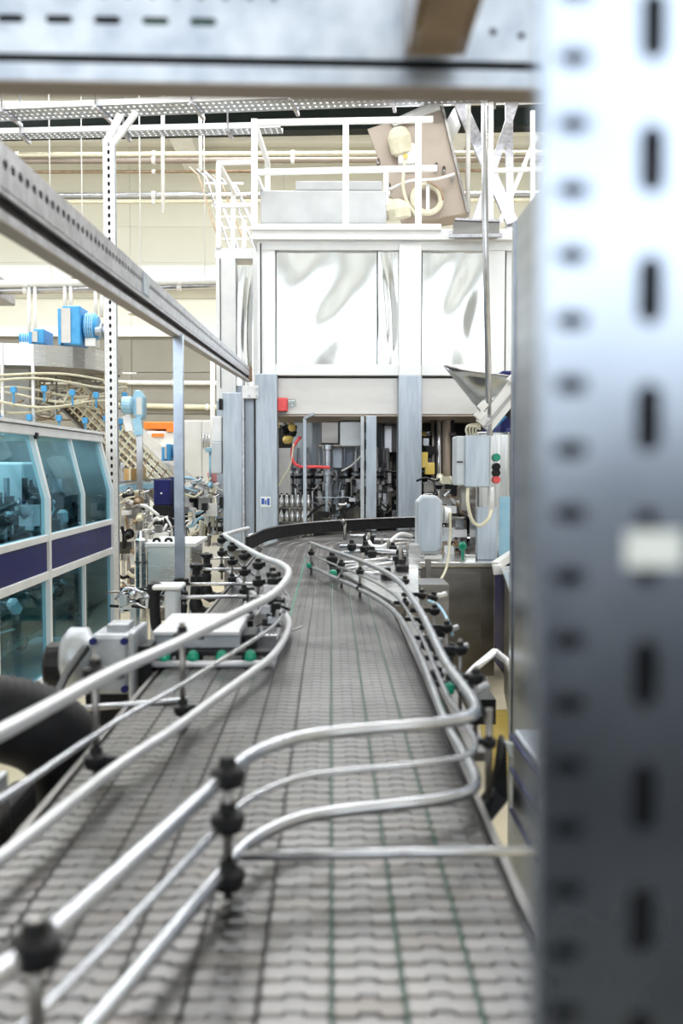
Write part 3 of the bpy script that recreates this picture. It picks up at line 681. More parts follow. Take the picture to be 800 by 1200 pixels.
dd = obj('door', MB().box((at(236.8, 492, D).x, D-.02, .1), (c1.x+.3, D, c0.z-.02)), 'white_paint', t, bevel=.004)
obj('window_cutout', MB().box((at(237, 492, D).x+.02, D-.03, zat(524, D)), (at(246, 492, D).x, D-.02, zat(510, D))), 'beige_panel', dd)
for px in (238, 241.5, 245): obj('bar', MB().cyl(at(px, 525, D-.04), at(px, 509, D-.04), .012, n=6), 'tube_steel', dd)
o = tag(obj('pink_bucket', MB().lathe(at(251, 566, 12.5), [(.05, 0), (.07, .02), (.09, .12), (.06, .14)], 14), 'pink_plastic'), 'pink rounded container at the left edge of the bottling machine', 'bucket')
o = tag(obj('side_table', MB().box(tuple(at(238, 569.5, 12.3)), tuple(at(258, 567, 12.9))).box(tuple(at(240, 640, 12.4)), tuple(at(242, 569, 12.45))).box(tuple(at(254, 640, 12.4)), tuple(at(256, 569, 12.45))), 'black_plastic'), 'small black-topped table under the pink container', 'table')
o = tag(obj('cyan_valve', MB().lathe(at(246, 530, 12.4), [(.04, 0), (.06, .01), (.06, .05), (.02, .06)], 10).cyl(at(246, 567, 12.4), at(246, 530, 12.4), .015, n=8), 'pale_blue_paint'), 'small cyan valve left of the grey side box', 'valve')
D = 10.4
t = thing('navy_motor_unit', 'navy blue rectangular unit with black lower half left of the strut post', 'motor', at(190, 606, D))
obj('upper_housing', MB().box(tuple(at(180, 592, D)), tuple(at(199, 562, D)+Vector((0, .25, 0)))), 'navy_paint', t, bevel=.01)
obj('lower_housing', MB().box(tuple(at(179, 616, D)), tuple(at(199, 592, D)+Vector((0, .25, 0)))), 'black_plastic', t, bevel=.01)
obj('indicator', MB().box(tuple(at(188, 579, D)-Vector((0, .01, 0))), tuple(at(190, 577, D))), 'sticker_white', t)
obj('mounting_leg', MB().box(tuple(at(186, 760, D)+Vector((0, .1, 0))), tuple(at(192, 616, D)+Vector((0, .15, 0)))), 'stainless_dark', t)
tag(obj('navy_cover', MB().box(tuple(at(200, 607, 10.7)), tuple(at(209, 559, 10.7)+Vector((0, .2, 0)))).box(tuple(at(203, 720, 10.75)), tuple(at(206, 607, 10.75)+Vector((0, .05, 0)))), 'navy_paint', bevel=.008), 'narrow navy cover half hidden behind the strut post', 'cover')
# side conveyor behind the cabinet
D = 11.2
t = thing('side_conveyor', 'slim greenish steel conveyor between the perforated post and the navy unit', 'conveyor', at(150, 575, D))
obj('bed', MB().bar(at(120, 574, D), at(205, 566, D+.6), .25, .06), 'pale_blue_paint', t)
obj('top_rail', MB().bar(at(120, 567, D-.1), at(205, 560, D+.5), .02, .02), 'tube_steel', t)
for px in (150, 168, 196): obj('leg', MB().bar(at(px, 572, D+.2), Vector((at(px, 572, D+.2).x, D+.2, 0)), .04, .04), 'tube_steel', t)
t = thing('cardboard_box', 'orange-brown carton standing on the slim greenish conveyor', 'box', at(150, 565, D))
obj('carton', MB().box(tuple(at(145, 563, D+.1)), tuple(at(160, 549, D+.4))), 'cardboard', t, bevel=.004)
obj('tape', MB().box(tuple(at(151, 563, D+.095)), tuple(at(153, 549, D+.1))), 'cream_plastic', t)
t = thing('cardboard_box', 'second brown carton, right of the orange-brown one on the slim conveyor', 'box', at(166, 563, D))
obj('carton', MB().box(tuple(at(162, 562, D+.1)), tuple(at(171, 548, D+.4))), 'cardboard', t, bevel=.004)
obj('tape', MB().box(tuple(at(166, 562, D+.095)), tuple(at(167, 548, D+.1))), 'cream_plastic', t)
# steel tank box
D = 8.2
t = thing('steel_trough', 'square stainless trough box beside the conveyor behind the strut post', 'tank', at(190, 700, D))
obj('body', MB().box(tuple(at(172, 712, D)), tuple(at(224, 640, D)+Vector((0, .7, 0)))), 'stainless', t, bevel=.01)
obj('rim', MB().box(tuple(at(170, 641, D)-Vector((0, .02, 0))), tuple(at(230, 636, D)+Vector((0, .75, 0)))), 'white_frame', t, bevel=.006)
for px in (183, 197): obj('handle', MB().tube(smooth_path([at(px-3, 636, D+.1), at(px-2, 632, D+.1), at(px+3, 632, D+.1), at(px+4, 636, D+.1)], 4), .012, 6), 'black_plastic', t)
for px in (175, 220): obj('leg', MB().box(tuple(at(px, 775, D)+Vector((0, .05, 0))), tuple(at(px+4, 712, D)+Vector((0, .1, 0)))), 'tube_steel', t)
t = thing('steel_standpipe', 'bright steel cylinder standing left of the square trough', 'pipe', at(166, 745, 8.6))
obj('cylinder', MB().lathe((at(166, 745, 8.6).x, 8.6, 0), [(.055, 0), (.055, .97), (.04, .99), (.03, 1.05)], 18, smooth=False), 'stainless', t)
obj('collar', MB().lathe(at(166, 660, 8.6), [(.062, 0), (.062, .02)], 18), 'stainless_dark', t)
clutter('pipework', 'tangle of steel fittings and cables between the cabinet and the trough', 'pipework', 143, 172, 575, 700, 9.5, 10.4, 60, ['tube_steel', 'white_paint', 'black_plastic', 'stainless_dark', 'cream_plastic', 'brown_rust'], 11, .012, .03)
clutter('pipework', 'tangle of small steel pipes above the trough, right of the strut post', 'pipework', 214, 258, 560, 634, 10.6, 11.8, 95, ['tube_steel', 'white_paint', 'black_plastic', 'stainless_dark', 'cream_plastic', 'pale_blue_paint'], 12, .01, .026)
clutter('pipework', 'low tangle of fittings under the navy unit', 'pipework', 172, 214, 606, 634, 9.6, 10.4, 34, ['tube_steel', 'white_paint', 'black_plastic', 'stainless_dark'], 13, .01, .026)
clutter('pipework', 'cables and fittings on the floor between the cabinet and the black bracket', 'pipework', 143, 190, 690, 712, 7.0, 7.8, 34, ['tube_steel', 'white_frame', 'black_plastic', 'stainless_dark'], 14, .01, .022, legs=True)
clutter('rail_gear', 'small fittings and rods behind the perforated post at ring conveyor height', 'pipework', 0, 122, 436, 492, 12.8, 13.6, 90, ['tube_steel', 'cream_plastic', 'white_paint', 'stainless_dark', 'brown_rust'], 15, .012, .03, .15)

# ------------------------------------------------------------------ glazed guard cabinet (left)
CX = -1.83; Y0, Y1 = 3.6, 8.62
gc = thing('glazed_guard_cabinet', 'long glazed machine cabinet with white frame and navy band at the left', 'cabinet', (CX-.6, 6.1, 0))
XT = CX-.10; ZB = 1.385; ZT = 1.80
def rail_y(name, x0, x1, z0, z1, mat='white_frame', ya=Y0, yb=Y1, bevel=.006): return obj(name, MB().box((x0, ya, z0), (x1, yb, z1)), mat, gc, bevel)
rail_y('top_rail', XT-.06, XT+.02, ZT-.01, ZT+.05); rail_y('roof_cap', XT-.22, XT+.035, ZT+.055, ZT+.075, bevel=0)
rail_y('upper_rail', CX-.05, CX, 1.105, 1.15); rail_y('lower_rail', CX-.05, CX, .857, .912)
rail_y('bottom_rail', CX-.05, CX, .18, .25)
rail_y('bottom_ledge', CX-.05, CX+.06, .15, .18, 'white_frame')
posts = [4.35, 5.60, 6.66, 8.60]
for i, y in enumerate(posts):
    p = obj('post', MB().box((CX-.045, y-.025, .10), (CX+.006, y+.025, ZB)).prism([(CX-.045, y-.025, ZB), (CX+.006, y-.025, ZB), (XT+.006, y-.025, ZT), (XT-.045, y-.025, ZT)], (0, .05, 0)), 'white_frame', gc)
    if i < 3: obj('hinge', MB().box((XT, y-.02, ZT-.03), (XT+.03, y+.03, ZT+.01)), 'black_plastic', p)
for k in range(len(posts)-1):
    a, b = posts[k]+.025, posts[k+1]-.025
    obj('navy_band', MB().box((CX-.03, a, .912), (CX-.012, b, 1.105)), 'navy_paint', gc)
    ms = [7.62] if k == 2 else []
    for m_ in ms:
        obj('mullion', MB().box((CX-.03, m_-.012, 1.15), (CX+.002, m_+.012, ZB)).prism([(CX-.03, m_-.012, ZB), (CX+.002, m_-.012, ZB), (XT+.002, m_-.012, ZT), (XT-.03, m_-.012, ZT)], (0, .024, 0)), 'white_frame', gc)
        obj('mullion', MB().box((CX-.03, m_-.01, .25), (CX, m_+.01, .857)), 'white_frame', gc)
    edges = [a] + ms + [b]
    for q in range(len(edges)-1):
        e0, e1 = edges[q]+.004, edges[q+1]-.004
        obj('pane', MB().box((CX-.026, e0, 1.15), (CX-.022, e1, ZB)).prism([(CX-.026, e0, ZB), (CX-.022, e0, ZB), (XT-.022, e0, ZT-.01), (XT-.026, e0, ZT-.01)], (0, e1-e0, 0)), 'teal_glass', gc)
        obj('pane', MB().box((CX-.026, e0, .25), (CX-.022, e1, .857)), 'teal_glass', gc)
obj('end_panel', MB().prism([(CX-.05, Y1, .15), (CX-1.3, Y1, .15), (CX-1.3, Y1, ZT), (XT-.03, Y1, ZT), (CX-.05, Y1, ZB)], (0, .01, 0)), 'stainless_dark', gc)
obj('rear_wall', MB().box((CX-1.32, Y0, .1), (CX-1.28, Y1, ZT)), 'grey_cabinet', gc)
obj('floor_plate', MB().box((CX-1.3, Y0, .12), (CX-.05, Y1, .15)), 'grey_cabinet', gc)
for y in (4.4, 5.7, 6.9, 8.3):
    obj('adjustable_foot', MB().lathe((CX-.02, y, 0), [(.035, 0), (.035, .012), (.012, .02), (.012, .16)], 10), 'galvanised', gc)
    obj('adjustable_foot', MB().lathe((CX-1.25, y, 0), [(.035, 0), (.035, .012), (.012, .02), (.012, .16)], 10), 'galvanised', gc)
# machinery behind the glass
t = thing('enclosed_labeller', 'dark rotary machinery with steel heads behind the cabinet glass', 'machine', (CX-.7, 6.8, .15))
obj('table', MB().lathe((CX-.7, 7.4, 0), [(.5, .5), (.5, 1.02), (.46, 1.06)], 28), 'stainless_dark', t)
obj('table', MB().box((CX-1.2, 4.4, .9), (CX-.2, 6.3, .98)), 'stainless', t)
obj('console', MB().box((CX-.95, 7.3, 1.32), (CX-.35, 7.6, 1.62)), 'white_frame', t, bevel=.02)
obj('base', MB().box((CX-1.1, 4.4, .15), (CX-.6, 6.2, .9)), 'grey_cabinet', t)
for k in range(16):
    a = 2*PI*k/16; p = (CX-.7+.4*math.cos(a), 7.4+.4*math.sin(a), 1.06)
    obj('head', MB().lathe(p, [(.03, 0), (.03, .12), (.05, .14), (.05, .2), (.02, .24), (.02, .45)], 9), ('tube_steel', 'black_plastic')[k % 2], t)
rd = random.Random(21)
for k in range(200):
    y = rd.uniform(4.6, 6.6) if k % 4 == 0 else rd.uniform(6.4, 8.5); z = rd.choice((rd.uniform(1.0, 1.5), rd.uniform(1.0, 1.35), rd.uniform(.3, .85))); x = CX - rd.uniform(.12, .75)
    m_ = rd.choice(['black_plastic', 'tube_steel', 'stainless_dark', 'white_frame', 'dark_interior', 'black_plastic'])
    if k % 3 == 0:
        a, b, c = [rd.uniform(.02, .07) for _ in range(3)]; obj('bracket', MB().box((x-a, y-b, z-c), (x+a, y+b, z+c)), m_, t)
    elif k % 3 == 1: obj('rod', MB().cyl((x, y-rd.uniform(.1, .4), z), (x+rd.uniform(-.1, .1), y+.2, z+rd.uniform(-.1, .1)), rd.uniform(.008, .02), n=7), m_, t)
    else: obj('fitting', MB().lathe((x, y, z), [(.02, -.06), (.04, -.04), (.04, .03), (.02, .05)], 9, axis=(rd.random()-.5, rd.random()-.5, .6)), m_, t)
for z, x in ((.62, CX-.5), (.42, CX-.4)): obj('shelf', MB().box((x-.3, 6.3, z), (x+.2, 8.3, z+.03)), 'stainless_dark', t)
tag(obj('red_rag', MB().lathe((CX-.35, 7.2, .66), [(.06, -.01), (.09, .02), (.06, .06), (.02, .08)], 7), 'red_plastic'), 'red crumpled cloth on the shelf behind the lower cabinet glass', 'cloth')

# ------------------------------------------------------------------ CONVEYOR
BX0, NL, LW = -.495, 9, .0825
BZ = 1.0; ACX, ACY, RO = 1.83, 7.45, 1.83+.51
PITCHS = .0381
cv = thing('chain_conveyor', 'wide multi-lane steel chain conveyor running away and curving right at the bottling machine', 'conveyor', (-.12, 3.5, 0))
def slat_outline(w_, d_):
    c = .004; h = d_/2; x = w_/2; a = .015; g = .0085
    return [(-x+c, -h), (-a, -h), (-a+.003, -h+g), (a-.003, -h+g), (a, -h), (x-c, -h), (x, -h+c), (x, h-c), (x-c, h), (a-.004, h), (a-.006, h+g-.001), (-a+.006, h+g-.001), (-a+.004, h), (-x+c, h), (-x, h-c), (-x, -h+c)]
OUT = slat_outline(LW-.0040, PITCHS-.0045)
no = len(OUT)
sme = bpy.data.meshes.new('slat'); th = .004
sme.from_pydata([(x*.97, y*.88, th/2) for x, y in OUT] + [(x, y, th/2-.0022) for x, y in OUT] + [(x, y, -th/2) for x, y in OUT], [],
                [list(range(no))] + [[i, no+i, no+(i+1) % no, (i+1) % no] for i in range(no)] + [[no+i, 2*no+i, 2*no+(i+1) % no, no+(i+1) % no] for i in range(no)])
sme.materials.append(M['slat_steel'])
sme2 = sme.copy(); sme2.materials.clear(); sme2.materials.append(M['slat_dark'])
OC = OFF[cv.name]
ROW0 = 1.03
for r in range(33):
    for l in range(NL):
        o = bpy.data.objects.new('slat', sme if (r*7+l*5) % 11 else sme2); o.parent = cv
        o.location = Vector((BX0+LW*(l+.5), ROW0+r*PITCHS+(l % 2)*.004, BZ-th/2+random.uniform(-.0004, .0004))) - OC
        o.rotation_euler = (random.uniform(-.012, .012), random.uniform(-.008, .008), 0)
        COL.objects.link(o)
def slat_field(rows):                     # rows: list of (pos, rot) for stuff slats
    mb_v = []; mb_f = []
    for (x, y), rot, tilt in rows:
        c, s_ = math.cos(rot), math.sin(rot); b = len(mb_v)
        for px, py in OUT: mb_v.append((x+px*.97*c-py*.88*s_, y+px*.97*s_+py*.88*c, BZ+tilt*py))
        for px, py in OUT: mb_v.append((x+px*c-py*s_, y+px*s_+py*c, BZ-.0024))
        mb_f.append(list(range(b, b+no)))
        mb_f += [[b+i, b+no+i, b+no+(i+1) % no, b+(i+1) % no] for i in range(no)]
    me = bpy.data.meshes.new('slat_run'); me.from_pydata(mb_v, [], mb_f); me.materials.append(M['slat_steel']); me.update(); return me
rows = []
yend = ACY
y = ROW0 + 33*PITCHS
while y < yend:
    for l in range(NL): rows.append(((BX0+LW*(l+.5), y+(l % 2)*.004), 0, random.uniform(-.012, .012)))
    y += PITCHS
y = ROW0-PITCHS
while y > .35:
    for l in range(NL): rows.append(((BX0+LW*(l+.5), y+(l % 2)*.004), 0, random.uniform(-.012, .012)))
    y -= PITCHS
for l in range(NL):
    R = ACX - (BX0+LW*(l+.5)); n = int(R*1.62/PITCHS)
    for k in range(n):
        a = PI - k*PITCHS/R; rows.append(((ACX+R*math.cos(a), ACY+R*math.sin(a)), a-PI, random.uniform(-.012, .012)))
o = bpy.data.objects.new('slat_run', slat_field(rows)); o['kind'] = 'stuff'; o.parent = cv; o.location = -OC; COL.objects.link(o)
# bed under the slats, edges
def arc_pts(R, z, a0=PI, a1=PI*.44, n=24): return [Vector((ACX+R*math.cos(a0+(a1-a0)*k/n), ACY+R*math.sin(a0+(a1-a0)*k/n), z)) for k in range(n+1)]
obj('bed', MB().box((BX0-.01, .3, BZ-.06), (BX0+LW*NL+.01, ACY, BZ-.012)), 'dark_interior', cv)
Ro = ACX-BX0; Ri = Ro-LW*NL
vs = []; fs = []
for k, (p, q) in enumerate(zip(arc_pts(Ri, BZ-.012), arc_pts(Ro, BZ-.012))): vs += [p, q]; 
for k in range(24): fs.append([2*k, 2*k+1, 2*k+3, 2*k+2])
vs2 = vs + [v-Vector((0, 0, .05)) for v in vs]; m2 = len(vs)
fs2 = fs + [[m2+i for i in f] for f in fs] + [[2*k, 2*k+2, m2+2*k+2, m2+2*k] for k in range(24)] + [[2*k+1, 2*k+3, m2+2*k+3, m2+2*k+1] for k in range(24)]
obj('curved_bed', MB().add(vs2, fs2), 'dark_interior', cv)
for s_, x in ((-1, BX0-.018), (1, BX0+LW*NL+.018)):
    obj('side_frame', MB().box((x-.006, .3, BZ-.16), (x+.006, ACY, BZ-.004)), 'stainless_dark', cv)
for R in (Ro+.018, Ri-.018):
    obj('curved_side_frame', MB().tube([p for p in arc_pts(R, BZ-.05)], .03, 6), 'stainless', cv)
for l in range(1, NL):
    x = BX0+LW*l
    obj('wear_strip', MB().box((x-.0016, .35, BZ-.011), (x+.0016, ACY, BZ-.0022)), 'green_line' if l in (6, 7, 8) else 'dark_interior', cv)
# the bright green strip in the middle distance
pA, pB = at(357, 672, 1), at(340, 716, 1)
obj('green_strip', MB().box((-.1665, 3.9, BZ-.004), (-.1615, 6.6, BZ+.0012)), 'green_plastic', cv)
for y in (1.5, 3.4, 5.4, 7.2):
    for x in (BX0+.03, BX0+LW*NL-.03):
        l_ = obj('leg', MB().box((x-.025, y-.025, .03), (x+.025, y+.025, BZ-.06)), 'tube_steel', cv)
        obj('foot', MB().lathe((x, y, 0), [(.05, 0), (.05, .012), (.018, .035)], 12), 'black_plastic', l_)
    obj('cross_tube', MB().cyl((BX0+.03, y, .4), (BX0+LW*NL-.03, y, .4), .02), 'tube_steel', cv)
a_ = PI*.56; p = Vector((ACX+(Ro-.35)*math.cos(a_), ACY+(Ro-.35)*math.sin(a_), 0)); obj('leg', MB().box((p.x-.03, p.y-.03, 0), (p.x+.03, p.y+.03, BZ-.06)), 'tube_steel', cv)
# black curved guide behind the bend
t = thing('black_curved_guide', 'black curved side guide with thin steel top rail around the outside of the bend', 'guide rail', (-.5, 7.8, BZ))
mb = MB(); vs = []; fs = []
P = [Vector((-.57, 7.05, 0)), Vector((-.545, 7.25, 0))] + [Vector((p.x, p.y, 0)) for p in arc_pts(Ro+.03, 0, PI*.99, PI*.50, 26)]
for i, p in enumerate(P):
    d = (P[min(i+1, len(P)-1)]-P[max(i-1, 0)]).normalized(); nn = Vector((-d.y, d.x, 0))
    for off, z in ((0, BZ+.015), (0, BZ+.105), (.02, BZ+.105), (.02, BZ+.015)): vs.append(p+nn*off+Vector((0, 0, z)))
for i in range(len(P)-1):
    for q in range(4): fs.append([i*4+q, (i+1)*4+q, (i+1)*4+(q+1) % 4, i*4+(q+1) % 4])
fs += [[0, 1, 2, 3], [len(vs)-1, len(vs)-2, len(vs)-3, len(vs)-4]]
obj('guide_band', mb.add(vs, fs, False), 'black_rubber', t)
obj('top_rail', MB().tube([p+Vector((0, 0, BZ+.113)) for p in P], .008, 6), 'tube_steel', t)
for k in (4, 10, 15, 20, 25):
    p = P[k]; d = (P[k]-Vector((ACX, ACY, 0))).normalized()
    obj('bracket', MB().bar(p+d*.03+Vector((0, 0, BZ-.05)), p+d*.03+Vector((0, 0, BZ+.1)), .02, .02), 'stainless_dark', t)
tag(obj('guide_post', MB().cyl(at(404, 643, 8.2), at(404, 612, 8.2), .012, n=8).cyl(at(404, 614, 8.2), at(400, 609, 8.2), .02, n=8), 'stainless_dark'), 'thin bent steel post in front of the black curved guide', 'post')

# ------------------------------------------------------------------ guide railings on the belt
KNOB = [(.009, -.022), (.020, -.016), (.024, -.004), (.024, .006), (.013, .012), (.011, .024)]
def knob_clamp(t, p, rail_p, s=1.0, nm='clamp'):
    p = Vector(p); rp = Vector(rail_p)
    return obj(nm, MB().lathe(p, [(r*s, z*s) for r, z in KNOB], 12).bar(p, Vector((rp.x, rp.y, p.z)), .016*s, .018*s), 'black_plastic', t)
def rail_set(t, plan, heights, k=6):
    for (z, r, m_) in heights:
        obj('rail', MB().tube(smooth_path([(x, y, z) for x, y in plan], k), r, 10), m_, t)
def rail_post(t, x, y, zs, rail_xy, z0, z1, s=1.0, r=.007):
    pst = obj('post', MB().cyl((x, y, z0), (x, y, z1), r, n=10), 'stainless_dark', t)
    for z in zs: knob_clamp(t, (x, y, z), (rail_xy[0], rail_xy[1], z), s)
planR = [(-.40, .56), (-.34, .70), (-.278, .86), (-.235, 1.02), (-.157, 1.36), (-.12, 1.50), (-.05, 1.60), (.05, 1.645), (.16, 1.68), (.225, 1.72), (.257, 1.80), (.256, 2.0), (.25, 2.25), (.262, 3.1), (.24, 3.9), (.14, 4.55), (0, 5.15), (-.12, 5.68)]
gr = thing('guide_railing', 'S-shaped triple guide railing crossing the belt in the foreground, then following its right edge', 'guide rail', (.1, 1.7, BZ))
rail_set(gr, planR, [(1.17, .0105, 'tube_steel'), (1.105, .0055, 'tube_steel'), (1.04, .0105, 'tube_steel')])
rail_post(gr, -.142, 1.385, (1.035, 1.115, 1.178), (-.15, 1.375), 1.005, 1.20)
rail_post(gr, -.262, .89, (1.04, 1.175), (-.26, .92), 1.005, 1.20)
rail_post(gr, .285, 1.83, (1.10,), (.257, 1.83), 1.0, 1.16, .6)
for (x, y) in ((.32, 2.25), (.33, 2.6), (.335, 2.95), (.335, 3.3), (.33, 3.7), (.30, 4.15)):
    rail_post(gr, x, y, (1.04, 1.13), (.255, y), .97, 1.155, .78, .005)
for (x, y) in ((.05, 4.98), (-.11, 5.62), (.13, 4.62)):
    rail_post(gr, x, y, (1.045, 1.12), (x-.01, y), 1.0, 1.17, .8)
obj('support_rod', MB().cyl((-.125, 1.40, 1.058), (.36, 1.425, 1.055), .0075, n=12), 'tube_steel', gr)
for (x, y) in ((.315, 2.45), (-.09, 5.5)):
    p = Vector((x-.03, y, 1.06)); obj('green_knob', MB().lathe(p, [(.004, -.016), (.012, -.011), (.014, 0), (.012, .011), (.004, .016)], 10), 'green_plastic', gr)
planL = [(-.62, .90), (-.53, 1.20), (-.47, 1.45), (-.405, 1.85), (-.335, 2.15), (-.275, 2.45), (-.215, 2.75), (-.172, 3.0), (-.15, 3.35), (-.155, 3.68), (-.20, 3.95), (-.265, 4.15), (-.365, 4.55), (-.57, 5.55)]
gl = thing('guide_railing', 'double guide railing along the left edge of the belt, bulging inwards in the middle distance', 'guide rail', (-.3, 3, BZ))
rail_set(gl, planL[:13] + [(-.57, 5.5), (-.575, 5.62), (-.55, 5.85), (-.50, 6.15)], [(1.22, .0125, 'rail_plastic')])
rail_set(gl, planL, [(1.125, .0055, 'tube_steel'), (1.04, .0115, 'rail_plastic')])
rail_post(gl, -.452, 1.95, (1.035, 1.205), (-.395, 1.93), .99, 1.235)
rail_post(gl, -.345, 2.36, (1.035, 1.205), (-.295, 2.36), 1.0, 1.235, .9)
for x, y in ((-.295, 4.12), (-.385, 4.52), (-.485, 5.0), (-.59, 5.5), (-.20, 3.55), (-.215, 3.75)):
    rail_post(gl, x, y, (1.045, 1.13, 1.20), (x+.03, y), .985, 1.23, 1.0)
# side brackets reaching over the left edge
def side_bracket(label, x, y, rod_x1, z=1.075):
    t = thing('rail_bracket', label, 'bracket', (x, y, BZ-.2))
    obj('arm', MB().tube(smooth_path([(-.515, y, .88), (x+.02, y, .86), (x-.005, y, .92), (x, y, 1.0)], 4), [.022]*4+[.035]*4+[.028]*4+[.018], 10), 'black_plastic', t)
    obj('knob', MB().lathe((x, y, 1.0), [(.018, -.01), (.03, .01), (.03, .04), (.02, .05), (.02, .075), (.034, .085), (.034, .10), (.01, .11)], 12), 'black_plastic', t)
    obj('rod', MB().cyl((x-.03, y, z), (rod_x1, y+.02, z), .0075, n=8), 'tube_steel', t)
side_bracket('black rail bracket with long rod, third from the bottling machine', -.66, 4.5, -.30)
side_bracket('black rail bracket with long rod, second from the bottling machine', -.68, 5.15, -.45)
side_bracket('black rail bracket with long rod, nearest the bottling machine', -.70, 5.75, -.56)
t = thing('u_bracket', 'large black U-shaped bracket with grey cover at the left belt edge', 'bracket', (-.62, 4.05, .85))
obj('u_arm', MB().tube(smooth_path([(-.70, 4.05, 1.10), (-.70, 4.05, 1.02), (-.69, 4.05, .95), (-.655, 4.05, .91), (-.61, 4.05, .93), (-.515, 4.05, .93)], 5), .022, 10), 'black_plastic', t)
obj('cover', MB().box((-.655, 4.0, .98), (-.60, 4.08, 1.11)), 'grey_cabinet', t, bevel=.012)
obj('lid', MB().box((-.70, 3.98, 1.112), (-.585, 4.12, 1.13)), 'white_frame', t, bevel=.008)
obj('knob', MB().lathe((-.70, 4.05, 1.10), [(.02, -.02), (.03, 0), (.03, .03), (.012, .04)], 12), 'black_plastic', t)
obj('rod', MB().cyl((-.74, 4.05, 1.075), (-.27, 4.08, 1.075), .008, n=8), 'tube_steel', t)

# transfer unit with green knobs
t = thing('transfer_plate_unit', 'white-topped transfer unit with four green knobs standing over the left lanes', 'machine part', (-.37, 3.15, BZ))
obj('top_plate', MB().box((-.535, 3.05, 1.088), (-.275, 3.42, 1.104)), 'rail_plastic', t, bevel=.005)
obj('front_housing', MB().box((-.535, 3.08, 1.045), (-.275, 3.32, 1.088)), 'aluminium_cast', t, bevel=.004)
obj('black_bar', MB().box((-.53, 3.04, 1.030), (-.18, 3.10, 1.044)), 'black_plastic', t, bevel=.003)
for i in range(6):
    x = -.525+i*.066; obj('stanchion', MB().box((x-.006, 3.04, 1.0), (x+.006, 3.08, 1.03)), 'black_plastic', t)
obj('white_roller', MB().cyl((-.54, 3.01, 1.012), (-.17, 3.01, 1.012), .011, n=12), 'rail_plastic', t)
obj('black_roller', MB().cyl((-.54, 3.03, .998), (-.18, 3.03, .998), .008, n=10), 'black_plastic', t)
for x in (-.495, -.41, -.325, -.24): obj('green_knob', MB().lathe((x, 3.02, 1.03), [(.006, -.022), (.016, -.014), (.019, 0), (.015, .014), (.006, .022)], 10), 'green_plastic', t)
obj('end_block', MB().box((-.27, 3.1, 1.03), (-.225, 3.25, 1.085)), 'black_plastic', t, bevel=.008)
obj('link_plate', MB().box((-.27, 3.25, 1.0), (-.17, 3.4, 1.06)), 'tube_steel', t, bevel=.005)
clutter('rail_fittings', 'black and steel fittings inside the bend of the left guide railing', 'fittings', 288, 332, 690, 745, 3.2, 3.6, 26, ['black_plastic', 'tube_steel', 'rail_plastic', 'black_plastic'], 31, .004, .009)

# gear motor left of belt
t = thing('gear_motor', 'grey cast aluminium gear motor at the left of the belt below the railing', 'motor', (-.66, 3.0, .8))
obj('gearbox', MB().box((-.70, 2.96, .93), (-.585, 3.12, 1.11)), 'aluminium_cast', t, bevel=.015)
fl = obj('flange', MB().lathe((-.70, 3.05, 1.02), [(.07, -.10), (.095, -.08), (.095, -.03), (.07, -.02), (.07, .01)], 20, axis=(1, 0, 0), smooth=True), 'aluminium_cast', t)
obj('flange', MB().box((-.585, 2.93, .92), (-.565, 3.14, 1.12)), 'aluminium_cast', t, bevel=.008)
obj('motor_body', MB().lathe((-.80, 3.05, 1.0), [(.06, -.05), (.07, -.04), (.07, 0)], 20, axis=(1, 0, 0)), 'black_plastic', t)
for z in (.95, 1.09):
    for x in (-.69, -.60): obj('bolt', MB().cyl((x, 2.965, z), (x, 2.945, z), .011, n=6), 'navy_paint', t)
obj('shaft_block', MB().box((-.565, 2.98, .95), (-.53, 3.10, 1.07)), 'black_plastic', t)
obj('terminal_box', MB().box((-.66, 3.0, 1.11), (-.60, 3.1, 1.13)), 'aluminium_cast', t)
obj('mount', MB().box((-.72, 2.98, .05), (-.60, 3.1, .93)), 'black_plastic', t)
tag(obj('curved_lever', MB().tube(smooth_path([(-.70, 2.55, .92), (-.72, 2.65, .98), (-.73, 2.8, 1.02), (-.71, 2.95, 1.07)], 5), .012, 8), 'black_plastic'), 'black curved arm left of the cast gear motor', 'arm')
# corrugated hose and drive at near left
hpth = smooth_path([(-1.5, 1.95, 1.075), (-1.15, 2.05, 1.075), (-.85, 2.15, 1.07), (-.68, 2.22, 1.04), (-.60, 2.28, .96), (-.575, 2.30, .84), (-.57, 2.30, .6)], 22)
rad = [.092 + (.0035 if i % 2 else -.002) for i in range(len(hpth))]
tag(obj('corrugated_hose', MB().tube(hpth, rad, 24), 'black_rubber'), 'thick black corrugated hose at the near left edge', 'hose')
t = thing('belt_drive_housing', 'black drive housing below the corrugated hose at the near left', 'machine part', (-.8, 1.9, .6))
obj('housing', MB().box((-1.3, 1.55, .55), (-.66, 2.08, .97)), 'black_plastic', t, bevel=.02)
obj('cover', MB().box((-.655, 1.80, .80), (-.60, 2.08, .96)), 'black_rubber', t, bevel=.02)
obj('leg', MB().box((-1.2, 1.6, 0), (-1.1, 1.7, .55)), 'stainless_dark', t); obj('leg', MB().box((-.72, 1.9, 0), (-.66, 1.96, .55)), 'stainless_dark', t)
t = thing('finned_motor', 'grey finned motor block at the near left beside the belt', 'motor', (-.65, 1.6, .8))
obj('core', MB().box((-.80, 1.50, .88), (-.545, 1.72, 1.05)), 'stainless_dark', t)
for k in range(9): obj('fin', MB().box((-.80+.029*k, 1.485, .88), (-.787+.029*k, 1.74, 1.075)), 'aluminium_cast', t)
obj('support', MB().box((-.72, 1.55, 0), (-.66, 1.65, .88)), 'stainless_dark', t)
for k, (x, y, z) in enumerate(((-.56, 2.62, .85), (-.62, 2.0, .9))):
    pass
